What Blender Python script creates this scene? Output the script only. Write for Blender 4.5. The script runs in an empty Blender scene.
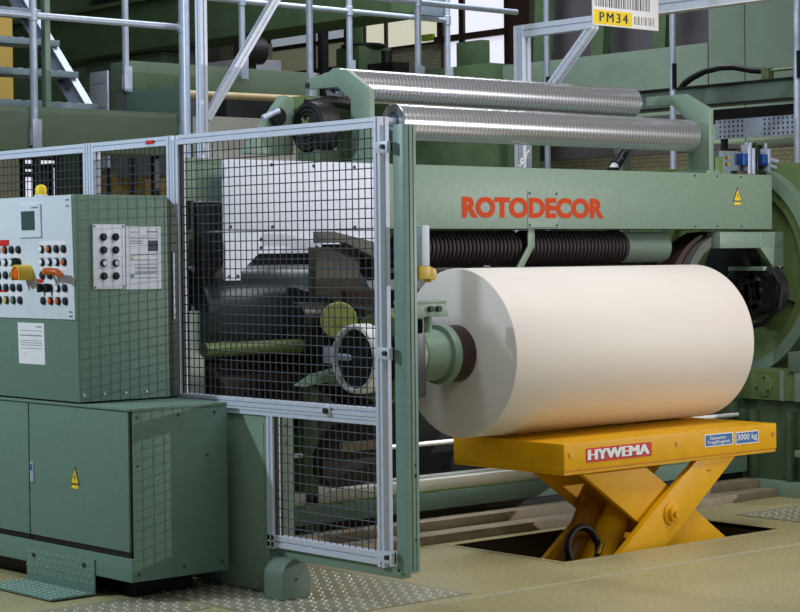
import bpy, bmesh, math, random
from mathutils import Vector, Matrix
R = math.radians
random.seed(4)
C = bpy.context.scene.collection
sc = bpy.context.scene

# ------------------------------------------------------------------ materials
def mat(name, col, rough=0.5, metal=0.0, var=0.08, scale=18.0, bump=0.0, bscale=60.0, spec=0.4):
    m = bpy.data.materials.new(name); m.use_nodes = True
    nt = m.node_tree; b = nt.nodes['Principled BSDF']
    b.inputs['Roughness'].default_value = rough; b.inputs['Metallic'].default_value = metal
    b.inputs['Specular IOR Level'].default_value = spec
    tc = nt.nodes.new('ShaderNodeTexCoord')
    n = nt.nodes.new('ShaderNodeTexNoise'); n.inputs['Scale'].default_value = scale; n.inputs['Detail'].default_value = 5
    nt.links.new(tc.outputs['Object'], n.inputs['Vector'])
    r = nt.nodes.new('ShaderNodeValToRGB')
    r.color_ramp.elements[0].position = .3; r.color_ramp.elements[1].position = .7
    r.color_ramp.elements[0].color = [c*(1-var) for c in col]+[1]
    r.color_ramp.elements[1].color = [min(1, c*(1+var)) for c in col]+[1]
    nt.links.new(n.outputs['Fac'], r.inputs['Fac']); nt.links.new(r.outputs['Color'], b.inputs['Base Color'])
    if bump:
        n2 = nt.nodes.new('ShaderNodeTexNoise'); n2.inputs['Scale'].default_value = bscale; n2.inputs['Detail'].default_value = 3
        nt.links.new(tc.outputs['Object'], n2.inputs['Vector'])
        bp = nt.nodes.new('ShaderNodeBump'); bp.inputs['Strength'].default_value = bump; bp.inputs['Distance'].default_value = .01
        nt.links.new(n2.outputs['Fac'], bp.inputs['Height']); nt.links.new(bp.outputs['Normal'], b.inputs['Normal'])
    return m

def s2l(r, g, b):
    f = lambda c: (c/255/12.92 if c/255 <= .04045 else ((c/255+.055)/1.055)**2.4)
    return (f(r), f(g), f(b))

M = {}
M['paint'] = mat('reseda_green_paint', s2l(124, 147, 130), .42, 0, .05, 25, .04, 120)
M['paint_teal'] = mat('console_green_paint', s2l(104, 132, 120), .5, 0, .05, 30, .05, 160)
M['post_paint'] = mat('teal_grey_post_paint', s2l(122, 152, 144), .4, 0, .06, 20)
M['lit_paint'] = mat('lit_grey_green_paint', s2l(196, 212, 204), .5, 0, .04, 10)  # for the frame uprights: light falling on them is put into the colour
M['paint_dark'] = mat('dark_green_paint', s2l(72, 92, 66), .6, 0, .15, 6)
M['paint_olive'] = mat('olive_green_paint', s2l(104, 124, 78), .4, 0, .08, 12)
M['grey_green'] = mat('grey_green_panel', s2l(104, 122, 110), .6, 0, .06, 8)
M['alu'] = mat('anodised_aluminium', s2l(208, 215, 230), .42, .15, .04, 40)
M['steel'] = mat('galvanised_steel', s2l(186, 196, 216), .42, .3, .1, 25)
M['steel_dark'] = mat('dull_tread_steel', s2l(112, 126, 134), .5, .2, .1, 20)
M['paint_mid'] = mat('mid_green_paint', s2l(100, 116, 96), .6, 0, .06, 6)
M['wire'] = mat('steel_mesh_wire', s2l(70, 74, 80), .5, .4, .05, 40)
M['black'] = mat('black_rubber', s2l(22, 20, 22), .5, 0, .2, 20)
M['dark'] = mat('dark_machine_metal', s2l(40, 42, 44), .35, .3, .2, 10)
M['darkbrown'] = mat('dark_brown_steel', s2l(56, 40, 36), .45, .2, .2, 14)
M['white'] = mat('white_plate', s2l(224, 232, 248), .5, 0, .03, 12)
M['panel_white'] = mat('console_panel_white', s2l(208, 218, 226), .45, 0, .02, 12)
M['paper'] = mat('white_sheet', s2l(232, 232, 236), .6, 0, .03, 30)
M['ink'] = mat('grey_print', s2l(120, 124, 140), .6, 0, .1, 30)
M['inkdark'] = mat('dark_print', s2l(44, 48, 60), .6, 0, .1, 30)
M['yellow'] = mat('lift_table_yellow', s2l(222, 166, 8), .45, 0, .06, 10, .03, 90, .25)
M['sign_yellow'] = mat('sign_yellow', s2l(238, 206, 40), .5, 0, .03, 30)
M['lamp_yellow'] = mat('switch_yellow', s2l(214, 180, 60), .4, 0, .05, 30)
M['orange'] = mat('orange_plastic', s2l(226, 92, 34), .35, 0, .05, 30)
M['lever_orange'] = mat('lever_brown_orange', s2l(178, 84, 30), .4, 0, .08, 30)
M['letter'] = mat('orange_red_lettering', s2l(196, 66, 18), .6, 0, .03, 40, 0, 60, .2)
M['red'] = mat('red_label', s2l(206, 40, 36), .5, 0, .05, 40)
M['blue'] = mat('blue_label', s2l(48, 104, 170), .5, 0, .05, 40)
M['blue_dark'] = mat('blue_solenoid', s2l(20, 70, 150), .4, 0, .05, 40)
M['brass'] = mat('brass_fitting', s2l(190, 160, 80), .35, .7, .06, 40)
M['screen'] = mat('dark_green_screen', s2l(64, 84, 82), .2, 0, .1, 8)
M['cream'] = mat('cream_wall_panel', s2l(206, 200, 168), .7, 0, .05, 2)
M['beige_box'] = mat('ochre_board', s2l(178, 148, 74), .7, 0, .08, 3)
M['wood'] = mat('brown_board', s2l(148, 138, 120), .6, 0, .15, 10)
M['tread'] = mat('tread_plate_steel', s2l(152, 150, 128), .45, .2, .15, 12)
M['caparker'] = M['black']

def paper_roll_mat():
    m = mat('warm_white_paper', s2l(228, 221, 214), .55, 0, .012, 3, 0)
    nt = m.node_tree; b = nt.nodes['Principled BSDF']
    tc = nt.nodes.new('ShaderNodeTexCoord'); mp = nt.nodes.new('ShaderNodeMapping'); mp.inputs['Scale'].default_value = (60, 4, 4)
    n = nt.nodes.new('ShaderNodeTexNoise'); n.inputs['Scale'].default_value = 3
    bp = nt.nodes.new('ShaderNodeBump'); bp.inputs['Strength'].default_value = .05; bp.inputs['Distance'].default_value = .01
    nt.links.new(tc.outputs['Object'], mp.inputs['Vector']); nt.links.new(mp.outputs['Vector'], n.inputs['Vector'])
    nt.links.new(n.outputs['Fac'], bp.inputs['Height']); nt.links.new(bp.outputs['Normal'], b.inputs['Normal'])
    return m
M['roll'] = paper_roll_mat()

def roller_mat():
    # polished roller with a fine slanted groove wound round it
    m = mat('polished_roller_steel', s2l(214, 216, 220), .24, .75, .03, 30)
    nt = m.node_tree; b = nt.nodes['Principled BSDF']
    tc = nt.nodes.new('ShaderNodeTexCoord'); mp = nt.nodes.new('ShaderNodeMapping'); mp.inputs['Rotation'].default_value = (0, 0, R(14))
    w = nt.nodes.new('ShaderNodeTexWave'); w.inputs['Scale'].default_value = 12.0; w.inputs['Distortion'].default_value = .6; w.wave_profile = 'SIN'
    rp = nt.nodes.new('ShaderNodeValToRGB'); rp.color_ramp.elements[0].position = .70; rp.color_ramp.elements[1].position = .98
    rp.color_ramp.elements[0].color = (.50, .51, .54, 1); rp.color_ramp.elements[1].color = (.80, .81, .84, 1)
    nt.links.new(tc.outputs['Object'], mp.inputs['Vector']); nt.links.new(mp.outputs['Vector'], w.inputs['Vector'])
    nt.links.new(w.outputs['Fac'], rp.inputs['Fac']); nt.links.new(rp.outputs['Color'], b.inputs['Base Color'])
    return m
M['roller'] = roller_mat()

def floor_mat():
    m = mat('ochre_floor_screed', s2l(174, 166, 124), .42, 0, .07, 2.2, .03, 40)
    nt = m.node_tree; b = nt.nodes['Principled BSDF']
    src = b.inputs['Base Color'].links[0].from_socket
    tc = nt.nodes.new('ShaderNodeTexCoord'); n = nt.nodes.new('ShaderNodeTexNoise'); n.inputs['Scale'].default_value = 45; n.inputs['Detail'].default_value = 6
    nt.links.new(tc.outputs['Object'], n.inputs['Vector'])
    rp = nt.nodes.new('ShaderNodeValToRGB'); rp.color_ramp.elements[0].color = (.78, .78, .78, 1); rp.color_ramp.elements[1].color = (1.1, 1.1, 1.1, 1)
    rp.color_ramp.elements[0].position = .35; rp.color_ramp.elements[1].position = .65
    nt.links.new(n.outputs['Fac'], rp.inputs['Fac'])
    mx = nt.nodes.new('ShaderNodeMix'); mx.data_type = 'RGBA'; mx.blend_type = 'MULTIPLY'; mx.inputs['Factor'].default_value = 1
    nt.links.new(src, mx.inputs['A']); nt.links.new(rp.outputs['Color'], mx.inputs['B']); nt.links.new(mx.outputs['Result'], b.inputs['Base Color'])
    return m
M['floor'] = floor_mat()

def block_mat():
    m = mat('pale_block_wall', s2l(150, 148, 128), .8, 0, .05, 4)
    nt = m.node_tree; b = nt.nodes['Principled BSDF']
    tc = nt.nodes.new('ShaderNodeTexCoord'); sp = nt.nodes.new('ShaderNodeSeparateXYZ'); cb = nt.nodes.new('ShaderNodeCombineXYZ')
    ad = nt.nodes.new('ShaderNodeMath'); ad.operation = 'ADD'
    nt.links.new(tc.outputs['Object'], sp.inputs['Vector']); nt.links.new(sp.outputs['X'], ad.inputs[0]); nt.links.new(sp.outputs['Y'], ad.inputs[1])
    nt.links.new(ad.outputs[0], cb.inputs['X']); nt.links.new(sp.outputs['Z'], cb.inputs['Y'])
    br = nt.nodes.new('ShaderNodeTexBrick'); br.inputs['Scale'].default_value = 7; br.inputs['Mortar Size'].default_value = .02
    br.inputs['Color1'].default_value = s2l(150, 148, 126)+(1,); br.inputs['Color2'].default_value = s2l(140, 138, 118)+(1,); br.inputs['Mortar'].default_value = s2l(96, 98, 86)+(1,)
    nt.links.new(cb.outputs['Vector'], br.inputs['Vector']); nt.links.new(br.outputs['Color'], b.inputs['Base Color'])
    return m
M['block'] = block_mat()

def emit_mat(name, col, st):
    m = mat(name, col, .4)
    b = m.node_tree.nodes['Principled BSDF']; b.inputs['Emission Color'].default_value = col+(1,); b.inputs['Emission Strength'].default_value = st
    return m
M['pane_warm'] = emit_mat('daylit_window_pane', s2l(224, 222, 200), .62)
M['pane_cool'] = emit_mat('daylit_cool_pane', s2l(190, 200, 214), .34)
M['pane_bright'] = emit_mat('daylit_bright_pane', s2l(232, 232, 248), .85)

# ------------------------------------------------------------------ mesh builder
class MB:
    def __init__(s): s.v = []; s.f = []
    def add(s, vs, fs):
        o = len(s.v); s.v += [tuple(v) for v in vs]; s.f += [[i+o for i in f] for f in fs]; return s
    def _bm(s, bm):
        bm.verts.index_update(); s.add([v.co[:] for v in bm.verts], [[v.index for v in f.verts] for f in bm.faces]); bm.free(); return s
    def box(s, x0, x1, y0, y1, z0, z1, bev=0, mtx=None):
        bm = bmesh.new()
        vs = [bm.verts.new((x, y, z)) for x in (min(x0, x1), max(x0, x1)) for y in (min(y0, y1), max(y0, y1)) for z in (min(z0, z1), max(z0, z1))]
        for f in ((0, 1, 3, 2), (4, 6, 7, 5), (0, 4, 5, 1), (2, 3, 7, 6), (0, 2, 6, 4), (1, 5, 7, 3)): bm.faces.new([vs[i] for i in f])
        if bev: bmesh.ops.bevel(bm, geom=bm.edges[:], offset=bev, segments=2, profile=.6, affect='EDGES')
        if mtx is not None: bmesh.ops.transform(bm, matrix=mtx, verts=bm.verts)
        return s._bm(bm)
    def prism(s, pts, axis, a0, a1, bev=0):
        # pts: 2D outline; axis 'x' -> (y,z), 'y' -> (x,z), 'z' -> (x,y)
        mk = {'x': lambda p, a: (a, p[0], p[1]), 'y': lambda p, a: (p[0], a, p[1]), 'z': lambda p, a: (p[0], p[1], a)}[axis]
        bm = bmesh.new(); A = [bm.verts.new(mk(p, a0)) for p in pts]; B = [bm.verts.new(mk(p, a1)) for p in pts]; n = len(pts)
        bm.faces.new(A); bm.faces.new(B[::-1])
        for i in range(n): bm.faces.new((A[i], B[i], B[(i+1) % n], A[(i+1) % n]))
        bmesh.ops.recalc_face_normals(bm, faces=bm.faces[:])
        if bev: bmesh.ops.bevel(bm, geom=bm.edges[:], offset=bev, segments=2, profile=.6, affect='EDGES')
        return s._bm(bm)
    def lathe(s, prof, p0, d, seg=32):
        # prof: list of (along, radius); revolved about the line p0 + t*d
        d = Vector(d).normalized(); p0 = Vector(p0)
        u = d.orthogonal().normalized(); w = d.cross(u); vs = []; fs = []; n = len(prof)
        for (t, r) in prof:
            for k in range(seg):
                a = 2*math.pi*k/seg; vs.append(p0+d*t+(u*math.cos(a)+w*math.sin(a))*max(r, 1e-5))
        for i in range(n-1):
            for k in range(seg):
                fs.append([i*seg+k, i*seg+(k+1) % seg, (i+1)*seg+(k+1) % seg, (i+1)*seg+k])
        if prof[0][1] > 1e-4 and prof[0] != prof[-1]: fs.append(list(range(seg))[::-1])
        if prof[-1][1] > 1e-4 and prof[0] != prof[-1]: fs.append([(n-1)*seg+k for k in range(seg)])
        return s.add(vs, fs)
    def cyl(s, p0, p1, r, seg=20, bev=0):
        p0 = Vector(p0); p1 = Vector(p1); L = (p1-p0).length
        pr = [(0, r), (L, r)] if not bev else [(0, r-bev), (bev*.3, r-bev*.3), (bev, r), (L-bev, r), (L-bev*.3, r-bev*.3), (L, r-bev)]
        return s.lathe(pr, p0, p1-p0, seg)
    def tube(s, pts, r, seg=10):
        pts = [Vector(p) for p in pts]; n = len(pts); vs = []; fs = []; u = None
        for i, p in enumerate(pts):
            t = (pts[min(i+1, n-1)]-pts[max(i-1, 0)]).normalized()
            u = t.orthogonal().normalized() if u is None else (u-t*u.dot(t)).normalized()
            w = t.cross(u)
            for k in range(seg):
                a = 2*math.pi*k/seg; vs.append(p+(u*math.cos(a)+w*math.sin(a))*r)
        for i in range(n-1):
            for k in range(seg): fs.append([i*seg+k, i*seg+(k+1) % seg, (i+1)*seg+(k+1) % seg, (i+1)*seg+k])
        fs.append(list(range(seg))[::-1]); fs.append([(n-1)*seg+k for k in range(seg)])
        return s.add(vs, fs)
    def bar(s, p0, p1, w, h, up=(0, 0, 1), bev=0):
        p0 = Vector(p0); p1 = Vector(p1); d = (p1-p0); L = d.length; d.normalize()
        sd = d.cross(Vector(up)).normalized(); u = sd.cross(d)
        mt = Matrix((d, sd, u)).transposed().to_4x4(); mt.translation = p0
        return s.box(0, L, -w/2, w/2, -h/2, h/2, bev, mt)
    def profile(s, p0, p1, w, h, up=(0, 0, 1)):
        # slotted aluminium extrusion: a bar with a groove along each face
        p0 = Vector(p0); p1 = Vector(p1); d = (p1-p0); L = d.length; d.normalize()
        sd = d.cross(Vector(up)).normalized(); u = sd.cross(d); g = min(w, h)*.11; dp = min(w, h)*.16
        a, b = w/2, h/2
        o = [(-a, -b), (-g, -b), (-g, -b+dp), (g, -b+dp), (g, -b), (a, -b), (a, -g), (a-dp, -g), (a-dp, g), (a, g), (a, b), (g, b), (g, b-dp), (-g, b-dp), (-g, b), (-a, b), (-a, g), (-a+dp, g), (-a+dp, -g), (-a, -g)]
        vs = [p0+sd*x+u*y for x, y in o]+[p1+sd*x+u*y for x, y in o]; n = len(o)
        fs = [[i, (i+1) % n, (i+1) % n+n, i+n] for i in range(n)]+[list(range(n))[::-1], list(range(n, 2*n))]
        return s.add(vs, fs)
    def ring(s, p, d, ro, ri, L, seg=48):
        return s.lathe([(0, ri), (0, ro), (L, ro), (L, ri), (0, ri)], p, d, seg)

def obj(name, mb, m, parent=None, ang=35, label=None, kind=None):
    me = bpy.data.meshes.new(name); me.from_pydata(mb.v, [], mb.f)
    bm = bmesh.new(); bm.from_mesh(me); bmesh.ops.recalc_face_normals(bm, faces=bm.faces[:]); bm.to_mesh(me); bm.free()
    me.materials.append(M[m] if isinstance(m, str) else m)
    me.shade_smooth(); me.set_sharp_from_angle(angle=R(ang))
    o = bpy.data.objects.new(name, me); C.objects.link(o)
    if parent is not None:
        root = parent
        while root.parent is not None: root = root.parent
        if root.type == 'EMPTY': me.transform(Matrix.Translation(-Vector(root.location)))
        o.parent = parent
    if label: o['label'] = label
    if kind: o['kind'] = kind
    return o
def tag(o, label, cat, group=None):
    o['label'] = label; o['category'] = cat
    if group: o['group'] = group
    return o
def thing(name, label, cat, loc, group=None):
    o = bpy.data.objects.new(name, None); C.objects.link(o); o.location = loc; o.empty_display_size = .05
    return tag(o, label, cat, group)
def single(name, mb, m, label, cat, group=None, loc=None, ang=35):
    o = obj(name, mb, m, None, ang)
    if loc is None: loc = ((min(v[0] for v in mb.v)+max(v[0] for v in mb.v))/2, (min(v[1] for v in mb.v)+max(v[1] for v in mb.v))/2, min(v[2] for v in mb.v))
    o.data.transform(Matrix.Translation(-Vector(loc))); o.location = loc
    return tag(o, label, cat, group)
def struct(name, mb, m, ang=35):
    o = obj(name, mb, m, None, ang); o['kind'] = 'structure'; return o

def text_part(name, txt, loc, face, h, w, m, parent, bold=0.0, depth=.0015, label=None, space=1.0, fat=0.0):
    # writing on an upright surface; face '-y' or '-x'; loc = left bottom corner; h cap height, w total width
    cu = bpy.data.curves.new('t', 'FONT'); cu.body = txt; cu.offset = bold; cu.space_character = space; cu.extrude = 0; cu.resolution_u = 4
    to = bpy.data.objects.new('t', cu); C.objects.link(to)
    dg = bpy.context.evaluated_depsgraph_get(); me = bpy.data.meshes.new_from_object(to.evaluated_get(dg))
    bpy.data.objects.remove(to); bpy.data.curves.remove(cu)
    xs = [v.co.x for v in me.vertices]; ys = [v.co.y for v in me.vertices]
    x0, x1, y0, y1 = min(xs), max(xs), min(ys), max(ys); mb = MB(); vs = []
    for v in me.vertices:
        a = (v.co.x-x0)/(x1-x0)*w; b = (v.co.y-y0)/(y1-y0)*h
        vs.append((loc[0]+a, loc[1], loc[2]+b) if face == '-y' else (loc[0], loc[1]-a, loc[2]+b))
    fs = [list(p.vertices) for p in me.polygons]; bpy.data.meshes.remove(me); mb.add(vs, fs)
    for k, s in enumerate((-1, 1) if fat else ()):
        e = .00005*(k+1); mb.add([(v[0]+s*fat, v[1]-e, v[2]) if face == '-y' else (v[0]-e, v[1]-s*fat, v[2]) for v in vs], fs)
    n = len(mb.v); off = Vector((0, depth, 0)) if face == '-y' else Vector((depth, 0, 0))
    o = obj(name, mb, m, parent, label=label)
    return o

def plate_y(mb, x0, x1, z0, z1, y, t=.003):  # thin plate proud of a -y face
    return mb.box(x0, x1, y-t, y, z0, z1)
def plate_x(mb, y0, y1, z0, z1, x, t=.003):
    return mb.box(x-t, x, y0, y1, z0, z1)

def warning_sign(parent, c, face, h):
    # yellow triangle with black rim, flash and a yellow tab under it
    hw = h*.46; a = .0025
    def P(u, v, k): return (c[0]+u, c[1]-k, c[2]+v) if face == '-y' else (c[0]-k, c[1]-u, c[2]+v)
    def tri(s, dz, k): 
        mb = MB(); pts = [(-hw*s, dz+h*.33*(1-s)), (hw*s, dz+h*.33*(1-s)), (0, dz+h*.33*(1-s)+h*s)]
        return mb.add([P(u, v, k) for u, v in pts]+[P(u, v, 0) for u, v in pts], [[0, 1, 2], [5, 4, 3], [0, 3, 4, 1], [1, 4, 5, 2], [2, 5, 3, 0]])
    s = obj('warning_sticker', tri(1, 0, a), 'inkdark', parent, label='yellow and black triangular hazard sticker with a flash')
    root = parent
    obj('sticker_field', tri(.8, 0, a+.001), 'sign_yellow', s)
    fl = [(h*.04, h*.62), (-h*.09, h*.34), (h*.0, h*.36), (-h*.05, h*.14), (h*.1, h*.42), (h*.02, h*.4)]
    mb = MB(); mb.add([P(u, v, a+.002) for u, v in fl], [[0, 1, 2, 5], [2, 3, 4, 5]]); obj('flash_mark', mb, 'inkdark', s)
    mb = MB(); q = [(-hw*.75, -h*.24), (hw*.75, -h*.24), (hw*.75, -h*.05), (-hw*.75, -h*.05)]
    mb.add([P(u, v, a) for u, v in q]+[P(u, v, 0) for u, v in q], [[0, 1, 2, 3], [0, 4, 5, 1], [1, 5, 6, 2], [2, 6, 7, 3], [3, 7, 4, 0]])
    obj('sticker_tab', mb, 'sign_yellow', s)

# ------------------------------------------------------------------ floor with the lift pit
PX0, PX1, PY0, PY1 = .735, 2.33, -.215, .58
mb = MB()
X0, X1, Y0, Y1 = -9, 10.5, -9, 15
for (a, b, c, d) in ((X0, PX0, Y0, Y1), (PX1, X1, Y0, Y1), (PX0, PX1, Y0, PY0), (PX0, PX1, PY1, Y1)):
    mb.add([(a, c, 0), (b, c, 0), (b, d, 0), (a, d, 0)], [[0, 1, 2, 3]])
for (p, q) in (((PX0, PY0), (PX1, PY0)), ((PX1, PY0), (PX1, PY1)), ((PX1, PY1), (PX0, PY1)), ((PX0, PY1), (PX0, PY0))):
    pass
fl = struct('floor', mb, 'floor')
mb = MB()
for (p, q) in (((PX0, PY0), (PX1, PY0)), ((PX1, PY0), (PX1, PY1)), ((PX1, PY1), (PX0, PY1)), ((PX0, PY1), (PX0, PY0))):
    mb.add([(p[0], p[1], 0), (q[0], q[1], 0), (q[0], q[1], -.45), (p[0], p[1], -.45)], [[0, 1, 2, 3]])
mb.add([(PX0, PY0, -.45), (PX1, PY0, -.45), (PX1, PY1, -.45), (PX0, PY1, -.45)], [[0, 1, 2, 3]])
obj('pit_lining', mb, mat('pit_shade_dark', s2l(58, 52, 44), .7, 0, .2, 6), fl)  # darkness of the pit is put into the lining colour
# steel angle let into the floor round the pit, and the screed joint in front
mb = MB()
for (a, b, c, d) in ((PX0-.03, PX0, PY0-.03, PY1), (PX1, PX1+.03, PY0-.03, PY1), (PX0, PX1, PY0-.03, PY0)):
    mb.box(a, b, c, d, -.02, .003)
struct('trim_1', mb, 'floor')
mb = MB(); mb.box(-1.6, 6, -.625, -.605, -.01, .0015); struct('trim_2', mb, mat('pale_floor_joint', s2l(176, 174, 150), .6, 0, .1, 20))

def tread_plate(label, x0, x1, y0, y1, step=.062):
    t = thing('tread_plate', label, 'floor plate', ((x0+x1)/2, (y0+y1)/2, 0))
    mb = MB(); mb.box(x0, x1, y0, y1, .0005, .004); obj('plate', mb, 'tread', t)
    mb = MB(); i = 0
    nx = int((x1-x0)/step); ny = int((y1-y0)/(step*.72))
    for a in range(nx):
        for b in range(ny):
            cx = x0+step*(a+.5+(.25 if b % 2 else -.0)); cy = y0+step*.72*(b+.5)
            if cx > x1-.02: continue
            an = R(52); L, W = .022, .0095
            u = Vector((math.cos(an), math.sin(an), 0)); w = Vector((-u.y, u.x, 0)); c = Vector((cx, cy, .004))
            mb.add([c-u*L, c+w*W, c+u*L, c-w*W, c+Vector((0, 0, .005))-u*L*.35, c+Vector((0, 0, .005))+u*L*.35], [[0, 3, 4], [3, 5, 4], [3, 2, 5], [2, 1, 5], [1, 4, 5], [1, 0, 4]])
    obj('raised_lozenges', mb, mat('worn_bright_lozenges', s2l(224, 222, 208), .35, .3, .1, 30), t, label='bright worn raised lozenge pattern')
    return t
tread_plate('steel tread plate with lozenges in the floor under the hanging mesh gate', -1.15, -.18, -.545, .62)
tread_plate('worn steel tread plate in the floor beside the kick step, bottom left', -2.3, -1.18, -.04, .40)
tread_plate('steel tread plate with bright lozenges in the floor right of the lift table', 2.62, 4.2, -.9, .30)

# ------------------------------------------------------------------ walls and daylit windows behind
mb = MB(); mb.box(9.2, 9.4, -6, 15, 0, 7); struct('wall_right', mb, 'block')
mb = MB(); mb.box(7.2, 7.4, -4, 6.4, 0, 2.5); struct('wall_right_low', mb, 'block')
mb = MB(); mb.box(-9, 10, 14.2, 14.4, 0, 8); struct('wall_back', mb, 'paint_dark')
def window(n, x, y0, y1, z0, z1, pm, mull=()):
    mb = MB(); f = .025
    mb.box(x-.04, x+.02, y0-f, y0, z0-f, z1+f).box(x-.04, x+.02, y1, y1+f, z0-f, z1+f).box(x-.04, x+.02, y0, y1, z0-f, z0).box(x-.04, x+.02, y0, y1, z1, z1+f)
    for y in mull: mb.box(x-.04, x+.02, y-.02, y+.02, z0, z1)
    o = struct('window_%d' % n, mb, 'darkbrown')
    mb = MB(); mb.box(x-.01, x, y0, y1, z0, z1); obj('window_pane', mb, pm, o)

# ------------------------------------------------------------------ operator console
def console():
    t = thing('control_console', 'green control console with white button panel, left of the mesh gate', 'control console', (-1.1, 1.2, 0))
    YR = 2.3
    mb = MB(); mb.box(-1.352, -.862, .273, YR, .09, .815, .004); base = obj('base_cabinet', mb, 'paint_teal', t)
    mb = MB(); mb.box(-1.25, -.95, .42, YR, 0, .09); obj('plinth', mb, 'black', t)
    mb = MB(); mb.box(-1.366, -1.352, .273, YR, .09, .19, .002); obj('skirt_panel', mb, 'paint_teal', t)
    mb = MB(); mb.box(-1.356, -1.351, .279, YR, .19, .217).box(-1.356, -1.351, .279, .287, .19, .81).box(-1.356, -1.351, 1.090, 1.100, .19, .81).box(-1.358, -1.352, .66, YR, .811, .832); obj('gap_shade', mb, 'black', t)  # black strips paint the shade in the gaps round the doors
    mb = MB(); mb.box(-1.370, -.862, .268, YR, .812, .824, .003); obj('ledge_top', mb, 'paint_teal', t)
    for (a, b) in ((.288, 1.090), (1.100, 1.92)):
        mb = MB(); mb.box(-1.366, -1.352, a, b, .217, .808, .003); d = obj('door', mb, 'paint_teal', t)
        if a < .5:
            mb = MB(); mb.box(-1.372, -1.366, 1.052, 1.080, .455, .545, .002); la = obj('door_latch', mb, 'steel', d)
            mb = MB(); mb.box(-1.374, -1.372, 1.058, 1.074, .508, .535); obj('latch_insert', mb, 'blue', d, label='blue strip')
    mb = MB()
    for (x, z) in ((-1.33, .785), (-1.12, .785), (-.93, .785), (-1.33, .58), (-1.33, .12), (-.97, .6), (-.9, .13), (-1.1, .13)): mb.cyl((x, .2725, z), (x, .270, z), .006, 10)
    obj('side_screws', mb, 'inkdark', t)
    warning_sign(t, (-1.366, .706, .472), '-x', .078)
    # upper desk
    pr = [(-1.366, .832), (-1.386, 1.735), (-.896, 1.735), (-.896, .832)]
    mb = MB(); mb.prism(pr, 'y', .66, YR, .003); up = obj('upper_housing', mb, 'paint_teal', t)
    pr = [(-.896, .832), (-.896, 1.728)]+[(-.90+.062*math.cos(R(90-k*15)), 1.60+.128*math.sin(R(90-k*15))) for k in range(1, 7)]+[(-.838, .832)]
    mb = MB(); mb.prism(pr, 'y', .668, YR, .002); obj('rear_cover', mb, mat('shade_green_cover', s2l(52, 64, 54), .5), t, label='green rounded rear cover with the stile shade painted in')  # shadow of the gate stile is put into this dark colour
    mb = MB(); mb.box(-.866, -.858, .662, .668, 1.18, 1.48); obj('rear_handle', mb, 'steel', t)
    tilt = .020/.903
    fx = lambda z: -1.366-(z-.832)*tilt
    def fbox(mb, y0, y1, z0, z1, t0, t1):
        vs = []
        for y in (y0, y1):
            for z in (z0, z1):
                vs += [(fx(z)-t0, y, z), (fx(z)-t1, y, z)]
        return mb.add(vs, [[0, 1, 3, 2], [4, 6, 7, 5], [0, 4, 5, 1], [2, 3, 7, 6], [0, 2, 6, 4], [1, 5, 7, 3]])
    mb = MB(); fbox(mb, .668, YR, 1.192, 1.733, 0, .006); obj('button_panel', mb, 'panel_white', t)
    mb = MB()
    for (y, z) in ((.69, 1.712), (.705, 1.712), (.69, 1.686), (.705, 1.686), (.69, 1.225), (.705, 1.225), (.69, 1.206), (.705, 1.206)): mb.cyl((fx(z)-.006, y, z), (fx(z)-.008, y, z), .004, 8)
    obj('panel_screws', mb, 'inkdark', t)
    mb = MB(); fbox(mb, .915, 1.105, 1.553, 1.700, .006, .014); sf = obj('display_frame', mb, 'panel_white', t, label='raised pale display frame')
    mb = MB(); fbox(mb, .962, 1.075, 1.586, 1.670, .014, .016); obj('display_screen', mb, 'screen', sf)
    mb = MB(); fbox(mb, .93, .99, 1.682, 1.688, .014, .0145); obj('display_mark', mb, 'ink', sf)
    # legend strips behind the rows of buttons
    mb = MB()
    for z in (1.523, 1.470, 1.412, 1.352, 1.296): fbox(mb, .72, .940, z-.006, z+.012, .006, .007)
    for z in (1.470, 1.412, 1.352, 1.296): fbox(mb, 1.10, 1.39, z-.006, z+.012, .006, .007)
    obj('legend_strip', mb, 'paper', t)
    mb = MB(); fbox(mb, 1.205, 1.36, 1.519, 1.545, .007, .009); obj('red_legend', mb, 'red', t, label='red legend label')
    mb = MB(); fbox(mb, .915, .968, 1.352, 1.368, .007, .009); obj('red_legend', mb, 'red', t, label='red legend label')
    mb = MB(); fbox(mb, 1.24, 1.34, 1.308, 1.318, .007, .009); obj('red_legend', mb, 'red', t, label='red legend label')
    Z = (1.500, 1.443, 1.385, 1.329, 1.272)
    YB = (.920, .858, .796, .737)
    YL = (1.302, 1.240, 1.180, 1.120)
    rows_r = ('wodd', 'wkwo', 'dd  ', 'sswd', 'dood')
    rows_l = ('dodd', 'dwws', 'ddd ', 'dddd', 'dctd')
    cap = dict(w='paper', o='orange', d='inkdark', k='paper', s='black', c='lamp_yellow', t='paint_teal')
    for Ys, rows in ((YB, rows_r), (YL, rows_l)):
        for zi, row in enumerate(rows):
            for yi, ch in enumerate(row):
                if ch == ' ': continue
                z = Z[zi]; y = Ys[yi]; x = fx(z)-.006
                mb = MB(); mb.lathe([(0, .0175), (.008, .0175), (.011, .015), (.0111, .0)], (x, y, z), (-1, 0, -.02), 18)
                b = obj('push_button', mb, 'black', t, label={'w': 'white lit button', 'o': 'orange lit button', 'd': None, 'k': 'white key switch', 's': 'black rotary switch', 'c': 'pale yellow lit button', 't': 'green button'}[ch])
                mb = MB(); mb.lathe([(.010, .0125), (.013, .0125), (.014, .010), (.0141, 0)], (x, y, z), (-1, 0, -.02), 16); obj('button_cap', mb, cap[ch], b)
                if ch == 's':
                    mb = MB(); mb.box(x-.030, x-.012, y-.006, y+.006, z-.02, z+.02, .002); obj('switch_knob', mb, 'black', b)
    # emergency stop in its yellow shroud
    z = 1.393; y = 1.035; x = fx(z)-.006
    mb = MB(); n = 14; ro, ri = .037, .029; prof_o = [(-ro, -.03)]; 
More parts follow.
